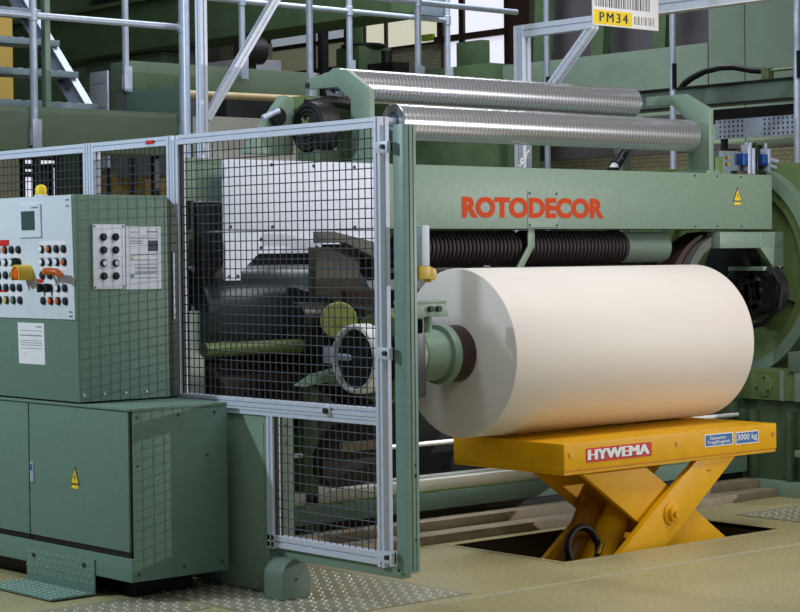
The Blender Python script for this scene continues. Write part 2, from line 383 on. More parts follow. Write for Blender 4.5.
    o2 = [(y+ro, z-.03)]+[(y+ro*math.cos(math.pi*k/n), z+.002+ro*math.sin(math.pi*k/n)) for k in range(n+1)]+[(y-ro, z-.03), (y-ri, z-.03)]+[(y-ri*math.cos(math.pi*k/n), z+ri*math.sin(math.pi*k/n)) for k in range(n+1)]+[(y+ri, z-.03)]
    mb.prism(o2, 'x', x, x-.075); es = obj('emergency_stop', mb, 'lamp_yellow', t, label='emergency stop with a yellow shroud and red knob')
    mb = MB(); mb.lathe([(.0, .015), (.052, .015), (.054, .028), (.068, .028), (.074, .022), (.0741, 0)], (x, y, z), (-1, 0, 0), 24); obj('stop_knob', mb, 'orange', es)
    # second shrouded lever, brown-orange
    z = 1.402; y = .795; x = fx(z)-.006
    mb = MB(); mb.cyl((x, y, z), (x-.05, y, z), .014, 14); lv = obj('selector_lever', mb, 'steel', t, label='orange selector lever on a steel boss')
    mb = MB(); mb.tube([(x-.045, y+.03, z-.002), (x-.055, y, z+.002), (x-.058, y-.04, z), (x-.055, y-.085, z-.004), (x-.045, y-.10, z-.02)], .016, 12); obj('lever_grip', mb, 'lever_orange', lv)
    mb = MB(); mb.lathe([(0, .014), (.010, .014), (.012, .01), (.0121, 0)], (x-.055, y+.012, z), (-1, .3, 0), 14); obj('lever_cap', mb, 'orange', lv)
    mb = MB(); mb.cyl((x-.04, y-.02, z-.01), (x-.02, y-.03, z-.06), .006, 10); obj('lever_key', mb, 'steel', lv)
    # notice on the green front
    mb = MB(); fbox(mb, .935, 1.160, .986, 1.171, 0, .002); ns = obj('notice_sheet', mb, 'paper', t)
    mb = MB()
    fbox(mb, .955, 1.005, 1.152, 1.157, .002, .0025)
    for z in (1.135, 1.115, 1.112, 1.09, 1.08, 1.07, 1.055): fbox(mb, .955, 1.14, z, z+.0022, .002, .0025)
    fbox(mb, 1.095, 1.102, 1.027, 1.034, .002, .0025); obj('notice_print', mb, 'ink', ns)
    # side panel: eight-button plate and instruction sheet
    ys = .66
    mb = MB(); mb.box(-1.294, -1.129, ys-.010, ys, 1.322, 1.605, .002); bp = obj('side_button_plate', mb, 'white', t)
    for r_, z in enumerate((1.550, 1.493, 1.436, 1.379)):
        for c_, xx in enumerate((-1.242, -1.180)):
            mb = MB(); mb.lathe([(0, .0165), (.008, .0165), (.011, .013), (.0111, 0)], (xx, ys-.010, z), (0, -1, 0), 18)
            b = obj('push_button', mb, 'black', t)
            mb = MB(); mb.lathe([(.008, .011), (.015, .010), (.0151, 0)], (xx, ys-.010, z), (0, -1, 0), 14); obj('button_cap', mb, 'white' if r_ == 2 else 'inkdark', bp)
    mb = MB()
    for xx in (-1.286, -1.137):
        for z in (1.330, 1.597): mb.cyl((xx, ys-.010, z), (xx, ys-.012, z), .004, 8)
    obj('plate_screws', mb, 'inkdark', bp)
    mb = MB(); mb.box(-1.120, -.935, ys-.004, ys, 1.318, 1.597); sh = obj('instruction_sheet', mb, 'white', t)
    mb = MB(); yy = ys-.004; P = lambda a, b, c, d: plate_y(mb, a, b, c, d, yy, .001)
    for z in (1.543, 1.470, 1.446, 1.367): P(-1.098, -.955, z, z+.003)
    for z in (1.425, 1.413, 1.408, 1.397, 1.392, 1.385): P(-1.075, -.955, z, z+.0022)
    P(-1.098, -1.05, 1.570, 1.573); P(-1.01, -.955, 1.570, 1.575); P(-1.098, -1.03, 1.530, 1.533); P(-1.098, -1.03, 1.520, 1.523)
    obj('sheet_print', mb, 'ink', sh)
    mb = MB(); plate_y(mb, -1.003, -.952, 1.487, 1.534, yy, .0012); obj('sheet_picture', mb, mat('dark_blue_picture', s2l(50, 66, 84), .5, 0, .8, 60), sh)
    mb = MB(); plate_y(mb, -1.098, -1.080, 1.371, 1.386, yy, .0012); obj('sheet_symbol', mb, 'paint', sh)
    mb = MB(); mb.add([(-1.098, yy-.001, 1.450), (-1.080, yy-.001, 1.450), (-1.089, yy-.001, 1.466)], [[0, 1, 2]]); obj('sheet_symbol', mb, 'lamp_yellow', sh)
    mb = MB()
    for xx in (-1.345, -1.24, -1.13, -1.02): mb.cyl((xx, ys, .862), (xx, ys-.004, .862), .006, 10)
    obj('side_screws', mb, 'steel', t)
    # kick step of tread plate
    mb = MB(); mb.box(-1.374, -1.3665, .552, 1.115, .012, .158, .002); mb.box(-1.592, -1.3665, .552, 1.115, .006, .014, .002); ks = obj('kick_step', mb, 'paint_teal', t)
    mb = MB()
    for a in range(13):
        for b in range(4):
            y = .575+a*.043+(.02 if b % 2 else 0); z = .05+b*.03; c = Vector((-1.374, y, z))
            mb.add([c+Vector((0, .010, -.008)), c+Vector((0, .006, .004)), c+Vector((0, -.010, .008)), c+Vector((0, -.006, -.004)), c+Vector((-.005, 0, 0))], [[0, 1, 4], [1, 2, 4], [2, 3, 4], [3, 0, 4]])
        for b in range(6):
            y = .575+a*.043+(.02 if b % 2 else 0); c = Vector((-1.575+b*.034, y, .014))
            mb.add([c+Vector((-.008, .010, 0)), c+Vector((.004, .006, 0)), c+Vector((.008, -.010, 0)), c+Vector((-.004, -.006, 0)), c+Vector((0, 0, .005))], [[0, 1, 4], [1, 2, 4], [2, 3, 4], [3, 0, 4]])
    obj('raised_lozenges', mb, mat('scuffed_green_lozenges', s2l(150, 176, 164), .35, .2, .1, 30), ks, label='worn pale raised lozenges')
    for y in (.63, 1.05):
        mb = MB(); mb.cyl((-1.374, y, .128), (-1.380, y, .128), .010, 12); obj('bolt', mb, 'inkdark', ks)
    # signal lamp on the top
    mb = MB(); mb.box(-1.31, -1.27, 1.058, 1.108, 1.735, 1.747); lb = obj('signal_lamp', mb, 'white', t, label='yellow signal lamp on a small base')
    mb = MB(); mb.lathe([(0, .026), (.028, .026), (.040, .02), (.045, .008), (.0451, 0)], (-1.29, 1.083, 1.747), (0, 0, 1), 18); obj('lamp_dome', mb, 'sign_yellow', lb)
console()

# ------------------------------------------------------------------ mesh gate and fence
def wire_mesh(y0, y1, z0, z1, x, p=.04, r=.0025):
    mb = MB(); n = max(1, round((y1-y0)/p)); k = max(1, round((z1-z0)/p))
    for i in range(1, n):
        y = y0+(y1-y0)*i/n; mb.cyl((x, y, z0), (x, y, z1), r, 5)
    for j in range(1, k):
        z = z0+(z1-z0)*j/k; mb.cyl((x-.004, y0, z), (x-.004, y1, z), r, 5)
    return mb
GX = -.80
def gate():
    t = thing('safety_gate', 'hanging mesh safety gate in aluminium frame with a green post, centre foreground', 'safety gate', (GX, 0, 0))
    w = .042
    # upper frame
    mb = MB()
    mb.profile((GX, .704, .785), (GX, .704, 1.99), w, w, (1, 0, 0)); obj('upper_stile', mb, 'alu', t)
    mb = MB(); mb.profile((GX, -.706, .205), (GX, -.706, 2.01), w, w+.006, (1, 0, 0)); obj('hinge_stile', mb, 'alu', t)
    mb = MB(); mb.profile((GX, .683, 1.988), (GX, -.684, 1.988), w, w); obj('top_rail', mb, 'alu', t)
    mb = MB(); mb.profile((GX, .683, .824), (GX, -.684, .824), w, .036); obj('middle_rail', mb, 'alu', t)
    mb = MB(); mb.profile((GX, .335, .789), (GX, -.684, .789), w, .030); obj('lower_rail', mb, 'alu', t)
    mb = MB(); mb.profile((GX, .026, .205), (GX, .026, .774), w, w, (1, 0, 0)); obj('lower_stile', mb, 'alu', t)
    mb = MB(); mb.profile((GX, .047, .238), (GX, -.684, .238), w, .05); obj('bottom_rail', mb, 'alu', t)
    obj('wire_mesh', wire_mesh(-.684, .683, .842, 1.968, GX), 'wire', t)
    obj('wire_mesh', wire_mesh(-.684, .006, .262, .774, GX), 'wire', t)
    mb = MB(); mb.box(GX-.008, GX+.008,   .673, .683, .842, 1.968); obj('mesh_gasket', mb, 'black', t)
    mb = MB(); mb.box(GX-.008, GX+.008, -.004, .006, .262, .774); obj('mesh_gasket', mb, 'black', t)
    # green sheet steel: post, pillar, bottom beam
    mb = MB(); mb.box(GX, GX+.070, -.838, -.776, .190, 1.975, .004); post = obj('green_post', mb, 'post_paint', t)
    mb = MB(); mb.box(GX+.03, GX+.034, -.8395, -.838, .2, 1.97).box(GX+.052, GX+.054, -.8395, -.838, .2, 1.97); obj('post_edge_line', mb, 'paint_dark', post)
    mb = MB()
    for z in (.62, .575, .32, .58): mb.cyl((GX+.05, -.838, z), (GX+.05, -.8405, z), .005, 10)
    obj('post_holes', mb, 'inkdark', post)
    mb = MB(); mb.box(GX-.012, GX+.055, .048, .62, .012, .772, .004); pil = obj('sheet_pillar', mb, 'paint', t)
    mb = MB(); mb.box(GX-.015, GX-.012, .075, .62, .03, .745, .001); obj('pillar_panel', mb, 'paint', pil)
    mb = MB(); mb.box(GX+.0, GX+.055, -.80, .05, .165, .207, .003); obj('bottom_beam', mb, 'paint', t)
    # hinges between stile and post
    for z in (1.888, 1.066, .250):
        mb = MB(); mb.box(GX-.026, GX-.012, -.790, -.700, z-.025, z+.022, .003); mb.box(GX-.040, GX-.012, -.790, -.776, z-.025, z+.022, .003)
        h = obj('hinge', mb, 'alu', t)
        mb = MB(); mb.cyl((GX-.026, -.752, z), (GX-.040, -.752, z), .010, 12); obj('hinge_bolt', mb, 'inkdark', h)
    mb = MB(); mb.box(GX-.032, GX-.020, -.395, -.365, .798, .838, .002); la = obj('rail_latch', mb, 'alu', t)
    mb = MB(); mb.cyl((GX-.032, -.38, .818), (GX-.045, -.38, .818), .012, 12); obj('latch_pin', mb, 'black', la)
    # wheel box under the pillar
    mb = MB(); a = []; cx, rr = -.805, .076
    a = [(cx+rr, .006)]+[(cx+rr*math.cos(math.pi*k/16), .100+rr*math.sin(math.pi*k/16)) for k in range(17)]+[(cx-rr, .006)]
    mb.prism(a, 'y', -.130, .0, .004); wb = obj('wheel_box', mb, 'grey_green', t, label='grey round-topped wheel box standing on the floor')
    mb = MB(); mb.cyl((cx, -.130, .088), (cx, -.133, .088), .006, 10); obj('box_bolt', mb, 'inkdark', wb)
    mb = MB(); mb.cyl((cx, -.10, .05), (cx, -.04, .05), .048, 20); obj('wheel', mb, 'black', wb)
    # switch box carried on the post, with its pale back plate
    mb = MB(); mb.box(-.70, -.66, -.835, -.790, 1.412, 1.575, .003); sb = obj('switch_plate', mb, 'white', t)
    mb = MB(); mb.box(-.715, -.655, -.835, -.79, 1.36, 1.412, .004); mb.prism([(-.655, 1.345), (-.655, 1.412), (-.625, 1.40), (-.618, 1.385), (-.622, 1.36)], 'y', -.832, -.795, .003); sy = obj('safety_switch', mb, 'lamp_yellow', t, label='yellow safety switch on the post')
gate()
def fence(label, y0, y1):
    t = thing('fence_panel', label, 'fence panel', (GX, (y0+y1)/2, 0), 'mesh fence panels behind the console'); w = .042
    for y in (y0+w/2, y1-w/2):
        mb = MB(); mb.profile((GX, y, 0), (GX, y, 2.01), w, w, (1, 0, 0)); obj('stile', mb, 'alu', t)
    for z in (.06, .81, 1.988):
        mb = MB(); mb.profile((GX, y0+w, z), (GX, y1-w, z), w, w); obj('rail', mb, 'alu', t)
    obj('wire_mesh', wire_mesh(y0+w, y1-w, .081, 1.967, GX), 'wire', t)
    return t
fa = fence('aluminium framed mesh fence panel between the gate and the console lamp', .729, 1.428)
mb = MB(); mb.box(GX-.026, GX-.0215, .87, .93, 1.98, 1.996); obj('red_tag', mb, 'red', fa)
fence('aluminium framed mesh fence panel behind the console, at the left border of the picture', 1.434, 2.9)

# ------------------------------------------------------------------ paper roll and lift table
RY, RZ, RR = .30, .980, .410
RX0, RX1 = .535, 2.285
t = thing('paper_roll', 'large white paper roll above the yellow lift table', 'paper roll', (1.4, RY, RZ-RR))
L = RX1-RX0
mb = MB(); mb.lathe([(0, .09), (0, RR-.006), (.002, RR-.002), (.006, RR), (L-.010, RR), (L-.003, RR-.003), (L, RR-.010), (L, .09), (0, .09)], (RX0, RY, RZ), (1, 0, 0), 128)
obj('wound_paper', mb, 'roll', t)
mb = MB(); mb.ring((RX0-.004, RY, RZ), (1, 0, 0), .0895, .078, L+.008, 48); obj('core_tube', mb, 'darkbrown', t)

def lift_table():
    t = thing('lift_table', 'yellow scissor lift table in a floor pit under the paper roll', 'lift table', (1.54, .18, -.45))
    x0, x1, y0, y1 = .747, 2.340, -.205, .565
    mb = MB(); mb.box(x0, x1, y0, y1, .425, .556, .004); mb.box(x0+.004, x1-.004, y0+.004, y1-.004, .408, .4255)
    pf = obj('platform', mb, 'yellow', t)
    mb = MB(); mb.box(x0-.001, x1+.001, y0-.0012, y0, .4245, .4265); obj('skirt_line', mb, 'lever_orange', pf)
    for x in (.79, 1.55, 2.31):
        mb = MB(); mb.cyl((x, y0, .503), (x, y0-.005, .503), .011, 14); mb.cyl((x, y0-.005, .503), (x, y0-.0055, .503), .005, 8); obj('screw', mb, 'brass', pf)
    # maker's plate
    yf = y0
    mb = MB(); plate_y(mb, .895, 1.362, .458, .526, yf, .002); np = obj('name_plate', mb, 'red', t, label='red name plate with white block letters')
    mb = MB(); plate_y(mb, .905, 1.352, .465, .519, yf-.002, .0005); obj('plate_field', mb, 'red', np)
    text_part('plate_lettering', 'HYWEMA', (.914, yf-.0032, .466), '-y', .052, .428, 'inkdark', np, 0, fat=.011)
    text_part('plate_lettering', 'HYWEMA', (.911, yf-.0038, .469), '-y', .050, .428, 'paper', np, 0, fat=.007)
    mb = MB(); plate_y(mb, 1.762, 1.984, .470, .534, yf, .002); lp = obj('load_plate', mb, 'paper', t, label='blue and white plate with two lines of writing')
    mb = MB(); plate_y(mb, 1.768, 1.978, .475, .529, yf-.002, .0005); obj('plate_field', mb, 'blue', lp)
    text_part('plate_lettering', 'Gesamt-', (1.80, yf-.003, .505), '-y', .017, .13, 'paper', lp, .01)
    text_part('plate_lettering', 'Tragfähigkeit', (1.78, yf-.003, .479), '-y', .021, .18, 'paper', lp, .01)
    mb = MB(); plate_y(mb, 2.006, 2.190, .466, .530, yf, .002); kp = obj('load_plate', mb, 'paper', t, label='blue plate reading 3000 kg')
    mb = MB(); plate_y(mb, 2.011, 2.185, .471, .525, yf-.002, .0005); obj('plate_field', mb, 'blue', kp)
    text_part('plate_lettering', '3000 kg', (2.018, yf-.003, .478), '-y', .040, .158, 'paper', kp, .012)
    # scissor arms
    def arm(c, d, up, dn, w, ya, yb, wt=.94):
        c = Vector(c); d = Vector(d).normalized(); n = Vector((-d.y, d.x)); 
        a, b = c+d*up, c-d*dn; k = w/2
        pts = [a+n*k*wt, a-n*k*wt, c-n*k, b-n*k*.94, b+n*k*.94, c+n*k]
        out = []; zt = .4085
        for i, p in enumerate(pts):   # the upper end is cut level under the platform
            q = pts[(i+1) % len(pts)]
            if p.y <= zt: out.append((p.x, p.y))
            if (p.y-zt)*(q.y-zt) < 0:
                s = (zt-p.y)/(q.y-p.y); out.append((p.x+(q.x-p.x)*s, zt))
        mb = MB(); mb.prism(out, 'y', ya, yb, .003); return mb
    c = (1.53, .150); dA = (.81, .585); dB = (-.82, .545)
    for (ya, yb, yc, yd) in ((-.185, -.150, -.140, -.105), (.240, .275, .195, .230)):
        obj('scissor_arm', arm(c, dA, .62, .70, .200, ya, yb, .84), 'yellow', t)
        obj('scissor_arm', arm(c, dB, .66, .70, .262, yc, yd), 'yellow', t)
    for y, s in ((-.185, -1), (.275, 1)):
        mb = MB(); mb.lathe([(0, .058), (.010, .058), (.012, .050), (.012, .036), (.030, .036), (.032, .028), (.032, .018), (.045, .018), (.0451, 0)], (c[0], y, c[1]+.006), (0, s, 0), 28); obj('pivot_pin', mb, 'yellow', t)
    mb = MB(); mb.box(1.80, 1.83, -.1875, -.185, .345, .352); obj('arm_slot', mb, 'lever_orange', t)
    # hydraulic cylinder, torsion bars, hose, base frame in the pit
    mb = MB(); mb.cyl((.98, .02, -.36), (1.37, .02, .17), .075, 28, .01); cy = obj('hydraulic_cylinder', mb, 'yellow', t)
    mb = MB(); mb.cyl((.93, .125, -.36), (1.30, .125, .22), .065, 24, .01); obj('hydraulic_cylinder', mb, mat('shaded_yellow', s2l(150, 102, 28), .4, 0, .1, 12), t)  # shade under the table is put into this browner yellow
    mb = MB(); mb.cyl((1.37, .02, .17), (1.54, .02, .40), .035, 18); obj('piston_rod', mb, 'steel', cy)
    mb = MB(); mb.cyl((1.44, -.10, .10), (1.44, .19, .10), .05, 20); obj('torsion_bar', mb, 'yellow', t)
    mb = MB(); hp = []
    for k in range(25):
        a = R(-50+k*11.5); hp.append((1.05-.10*math.cos(a)+.012*k/24, -.03+.01*math.sin(a), .02+.10*math.sin(a)))
    mb.tube(hp, .014, 10); mb.tube([(p[0]+.025, p[1]+.035, p[2]-.015) for p in hp], .013, 10); obj('hydraulic_hose', mb, 'black', t)
    mb = MB(); mb.cyl((1.13, -.06, -.02), (1.17, -.05, .03), .012, 10); obj('hose_fitting', mb, 'brass', t)
    mb = MB(); mb.box(x0+.04, x1-.06, -.18, -.10, -.45, -.36).box(x0+.04, x1-.06, .45, .53, -.45, -.36).box(x0+.04, x0+.12, -.18, .53, -.45, -.36).box(x1-.14, x1-.06, -.18, .53, -.45, -.36); obj('base_frame', mb, 'yellow', t)
lift_table()

# ------------------------------------------------------------------ winder spindle (chuck) holding the roll
def spindle():
    t = thing('winder_spindle', 'green spindle arm with white ring gripping the left end of the paper roll', 'winder spindle', (.1, RY, 0))
    A = lambda x: (x, RY, RZ)
    mb = MB(); mb.lathe([(0, .123), (.135, .123), (.137, .119), (.142, .119), (.144, .124), (.27, .124), (.272, .118), (.30, .118)], A(.10), (1, 0, 0), 48); sl = obj('sleeve', mb, 'paint', t)
    mb = MB(); mb.lathe([(0, .118), (0, .142), (.012, .146), (.040, .146), (.045, .142), (.045, .05)], A(.395), (1, 0, 0), 48); obj('flange', mb, 'paint', t)
    mb = MB(); mb.lathe([(0, .138), (.09, .138), (.096, .134), (.097, .07)], A(.440), (1, 0, 0), 48); obj('chuck', mb, 'darkbrown', t)
    mb = MB(); mb.cyl(A(.53), A(.62), .0775, 32); obj('chuck_nose', mb, 'dark', t)
    mb = MB(); mb.lathe([(0, .139), (-.006, .146), (0, .158), (.02, .162), (.085, .162), (.09, .139), (0, .139)], A(-.12), (1, 0, 0), 56); obj('hand_ring', mb, 'paper', t, label='white ring round the spindle end')
    mb = MB(); mb.cyl(A(-.095), A(.10), .1388, 40); hb = obj('spindle_hub', mb, 'black', t)
    mb = MB(); mb.ring(A(-.075), (1, 0, 0), .05, .043, .02, 24); obj('hub_collar', mb, 'darkbrown', hb)
    mb = MB(); mb.cyl((-.145, RY+.11, RZ+.01), (-.06, RY+.03, RZ+.0), .016, 14); mb.box(-.20, -.145, RY+.08, RY+.12, RZ-.02, RZ+.06, .004); obj('clamp_pin', mb, 'steel', t)
    mb = MB(); mb.lathe([(0, .215), (.05, .215), (.052, .1)], A(.04), (1, 0, 0), 48); obj('housing', mb, 'paint_olive', t)
    # swing arm running back to the machine
    o = [(.10, .80), (.10, 1.16), (.42, 1.20), (1.05, 1.32), (1.15, .98), (.60, .72)]
    mb = MB(); mb.prism(o, 'x', .06, .15, .004); obj('swing_arm', mb, 'dark', t)
    mb = MB(); mb.prism([(-.29, .855), (-.18, .905), (-.06, .925), (-.06, .85), (-.12, .875)], 'y', .44, .54); obj('arm_gusset', mb, 'paint', t)
    mb = MB(); mb.box(.06, .15, .9, 1.1, 0, 1.0, .004); obj('arm_stand', mb, 'paint_dark', t)
    # small switch box on top of the sleeve
    mb = MB(); mb.prism([(-.045, 1.160), (-.045, 1.175), (-.01, 1.245), (.16, 1.245), (.16, 1.160)], 'x', .08, .155, .003)
    mb = MB(); mb.prism([(-.04, 1.172), (.235, 1.172), (.215, 1.238), (-.04, 1.238)], 'y', .03, .10, .003); bx = obj('button_box', mb, 'paint', t)
    mb = MB(); mb.box(-.045, .222, .026, .10, 1.236, 1.248, .002); obj('box_lid', mb, 'paint', bx)
    for x in (.115, .165):
        mb = MB(); mb.cyl((x, .03, 1.208), (x, .012, 1.208), .014, 14); obj('box_button', mb, 'black', bx)
    mb = MB(); mb.cyl((.14, .07, 1.10), (.14, .07, 1.172), .018, 12); obj('box_stem', mb, 'paint', bx)
spindle()

# ------------------------------------------------------------------ cross beam with lettering
BY = .90
def beam():
    t = thing('cross_beam', 'long grey-green machine cross beam with orange capital lettering', 'machine beam', (2.2, BY+.2, 1.59))
    mb = MB(); mb.box(.545, 3.715, BY, BY+.36, 1.592, 1.922, .004); b = obj('beam_body', mb, 'paint', t)
    text_part('lettering', 'ROTODECOR', (1.132, BY-.0022, 1.650), '-y', .112, 1.088, 'letter', t, .05, label='orange-red capital letters')
    mb = MB(); mb.box(1.618, 1.852, BY-.0008, BY, 1.600, 1.795); ap = obj('access_cover', mb, 'paint', t)
    mb = MB(); mb.box(1.616, 1.619, BY-.0012, BY, 1.598, 1.797).box(1.616, 1.852, BY-.0012, BY, 1.598, 1.601); obj('cover_seam', mb, 'paint_dark', ap)
    for (x, z) in ((1.632, 1.785), (1.840, 1.785), (1.632, 1.612), (1.840, 1.612)):
        mb = MB(); mb.cyl((x, BY-.0008, z), (x, BY-.004, z), .006, 10); obj('cover_screw', mb, 'inkdark', ap)
    warning_sign(t, (3.385, BY, 1.758), '-y', .085)
    mb = MB()
    for x in (3.0, 3.2, 3.42): 
        for z in (1.608, 1.905): mb.cyl((x, BY, z), (x, BY-.003, z), .006, 10)
    obj('beam_screws', mb, 'inkdark', t)
    # end bracket under the right end
    mb = MB(); mb.box(3.20, 3.80, BY-.02, BY+.25, 1.478, 1.575, .004); eb = obj('end_bracket', mb, 'paint', t)
    mb = MB(); mb.prism([(3.575, 1.48), (3.80, 1.48), (3.80, 1.345), (3.72, 1.34)], 'y', BY-.02, BY+.02, .003); mb.prism([(3.60, 1.34), (3.80, 1.34), (3.80, 1.365), (3.60, 1.365)], 'y', BY-.02, BY+.25, .002); obj('bracket_gusset', mb, 'paint', eb)
    mb = MB()
    for z in (1.50, 1.53, 1.55): mb.cyl((3.57, BY-.02, z), (3.57, BY-.024, z), .005, 8)
    mb.cyl((3.76, BY-.02, 1.36), (3.76, BY-.026, 1.36), .009, 10); obj('bracket_bolt', mb, 'steel', eb)
    # strap over the hoses
    mb = MB(); mb.prism([(1.640, 1.592), (1.690, 1.592), (1.690, 1.50), (1.60, 1.38), (1.55, 1.38), (1.64, 1.50)], 'y', BY+.02, BY+.03, .001); obj('hose_strap', mb, 'paint', t)
beam()
# white guard panels, same plane, left of the beam
t = thing('guard_panel', 'white sheet guard panel behind the upper mesh, left of the lettered beam', 'guard panel', (.05, BY+.02, 1.34))
mb = MB(); mb.box(-.400, .545, BY, BY+.02, 1.588, 1.922, .002); obj('upper_sheet', mb, 'white', t)
mb = MB(); mb.prism([(-.400, 1.345), (-.310, 1.345), (-.310, 1.385), (-.205, 1.472), (.185, 1.472), (.185, 1.515), (.545, 1.515), (.545, 1.582), (-.400, 1.582)], 'y', BY, BY+.02); obj('lower_sheet', mb, 'white', t)
mb = MB()
for (x, z) in ((-.37, 1.60), (-.12, 1.60), (.40, 1.60), (-.12, 1.90), (.14, 1.90), (.4, 1.9), (-.38, 1.365), (-.33, 1.365), (-.19, 1.54), (-.19, 1.50), (.155, 1.50)): mb.cyl((x, BY, z), (x, BY-.004, z), .008, 8)
obj('sheet_screws', mb, 'inkdark', t)

def bellows(label, x0, x1):
    mb = MB(); pr = [(0, .05)]; n = int((x1-x0)/.028); p = (x1-x0)/n
    for i in range(n):
        pr += [(i*p+p*.10, .083), (i*p+p*.3, .095), (i*p+p*.7, .095), (i*p+p*.9, .083)]
    pr.append((x1-x0, .05)); mb.lathe(pr, (x0, BY+.14, 1.492), (1, 0, 0), 28)
    return single('bellows_hose', mb, mat('dark_hose_rubber', s2l(40, 33, 34), .55, 0, .1, 20), label, 'ribbed hose', 'ribbed hoses under the cross beam', ang=60)
bellows('dark ribbed hose under the lettered beam, left of the green strap', .82, 1.625)
bellows('dark ribbed hose under the lettered beam, right of the green strap', 1.70, 2.48)
mb = MB(); mb.lathe([(0, .06), (0, .09), (.36, .09), (.36, .06), (0, .06)], (2.50, BY+.15, 1.49), (1, 0, 0), 32); single('drive_drum', mb, 'grey_green', 'smooth grey-green drum under the beam right of the ribbed hose', 'drum')
mb = MB(); mb.box(.75, 3.1, BY+.27, BY+.31, 1.36, 1.42, .003); single('support_rail', mb, 'dark', 'dark steel rail running below the ribbed hoses', 'rail')
# curved guards right of the hose
def arcplate(cy, cz, r0, r1, a0, a1, x0, x1):
    mb = MB(); n = 14; o = [(cy+r1*math.cos(R(a0+(a1-a0)*k/n)), cz+r1*math.sin(R(a0+(a1-a0)*k/n))) for k in range(n+1)]+[(cy+r0*math.cos(R(a1+(a0-a1)*k/n)), cz+r0*math.sin(R(a1+(a0-a1)*k/n))) for k in range(n+1)]
    mb.prism(o, 'y', x0, x1); return mb
t = thing('belt_guard', 'curved dark grey belt guard between the ribbed hose and the end bracket', 'belt guard', (2.9, 1.05, 1.0))
obj('guard_cover', arcplate(3.30, 1.20, .31, .365, 88, 158, .93, 1.08), mat('dark_grey_guard', s2l(92, 98, 94), .6, 0, .08, 10), t)
obj('drive_belt', arcplate(3.28, 1.13, .405, .45, 88, 165, .98, 1.12), 'darkbrown', t)
mb = MB(); mb.box(2.95, 3.02, 1.0, 1.08, 0, 1.36, .003); obj('guard_stand', mb, 'dark', t)

# ------------------------------------------------------------------ guide rollers and brackets over the beam
def roller(label, x0, x1, y, z, r):
    t = thing('guide_roller', label, 'steel roller', ((x0+x1)/2, y, z), 'steel guide rollers over the beam')
    L = x1-x0
    mb = MB(); mb.lathe([(0, r*.55), (0, r-.004), (.004, r), (L-.004, r), (L, r-.004), (L, r*.55), (0, r*.55)], (x0, y, z), (1, 0, 0), 64); obj('roller_shell', mb, 'roller', t)
    mb = MB(); mb.lathe([(0, .018), (.02, .02), (.021, r*.56), (.025, r*.56)], (x0+.01, y, z), (1, 0, 0), 32); mb.lathe([(0, r*.56), (.01, r*.56), (.011, .02)], (x1-.02, y, z), (1, 0, 0), 32); obj('end_disc', mb, 'steel', t)
    mb = MB(); mb.cyl((x0-(.12 if z < 2.2 else .01), y, z), (x0+.02, y, z), .022, 20); obj('shaft', mb, 'steel', t)
    mb = MB(); mb.cyl((x1-.02, y, z), (x1+.08, y, z), .018, 20); obj('shaft', mb, 'steel', t)
roller('lower front steel guide roller over the lettered beam', .745, 3.065, 1.0, 2.145, .093)
roller('upper rear steel guide roller behind the other shiny roller', .610, 2.895, 1.30, 2.350, .088)
def bracket(label, x0, x1, o, bolts, bm='paint'):
    t = thing('roller_bracket', label, 'roller bracket', ((x0+x1)/2, 1.0, 1.922), 'green roller brackets')
    mb = MB(); mb.prism(o, 'x', x0, x1, .003); obj('bracket_plate', mb, bm, t)
    for (y, z) in bolts:
        mb = MB(); mb.cyl((x0, y, z), (x0-.008, y, z), .016, 12); obj('bolt', mb, 'inkdark', t)
    mb = MB(); mb.box(x0-.03, x1+.05, .92, 1.16, 1.922, 1.940, .002); obj('foot_plate', mb, bm, t)
bracket('green bracket plate holding the left ends of the two steel rollers', .56, .595, [(1.470, 2.335), (1.47, 2.37), (1.44, 2.39), (1.23, 2.425), (1.15, 2.415), (.965, 2.30), (.965, 1.922), (1.115, 1.922), (1.115, 2.26), (1.22, 2.33)], [(1.465, 2.355), (1.03, 2.14)])
bracket('green bracket plate holding the right ends of the two steel rollers', 3.16, 3.20, [(1.42, 2.35), (1.42, 2.405), (1.12, 2.405), (.925, 2.305), (.925, 1.922), (1.09, 1.922), (1.09, 2.24), (1.22, 2.345)], [])

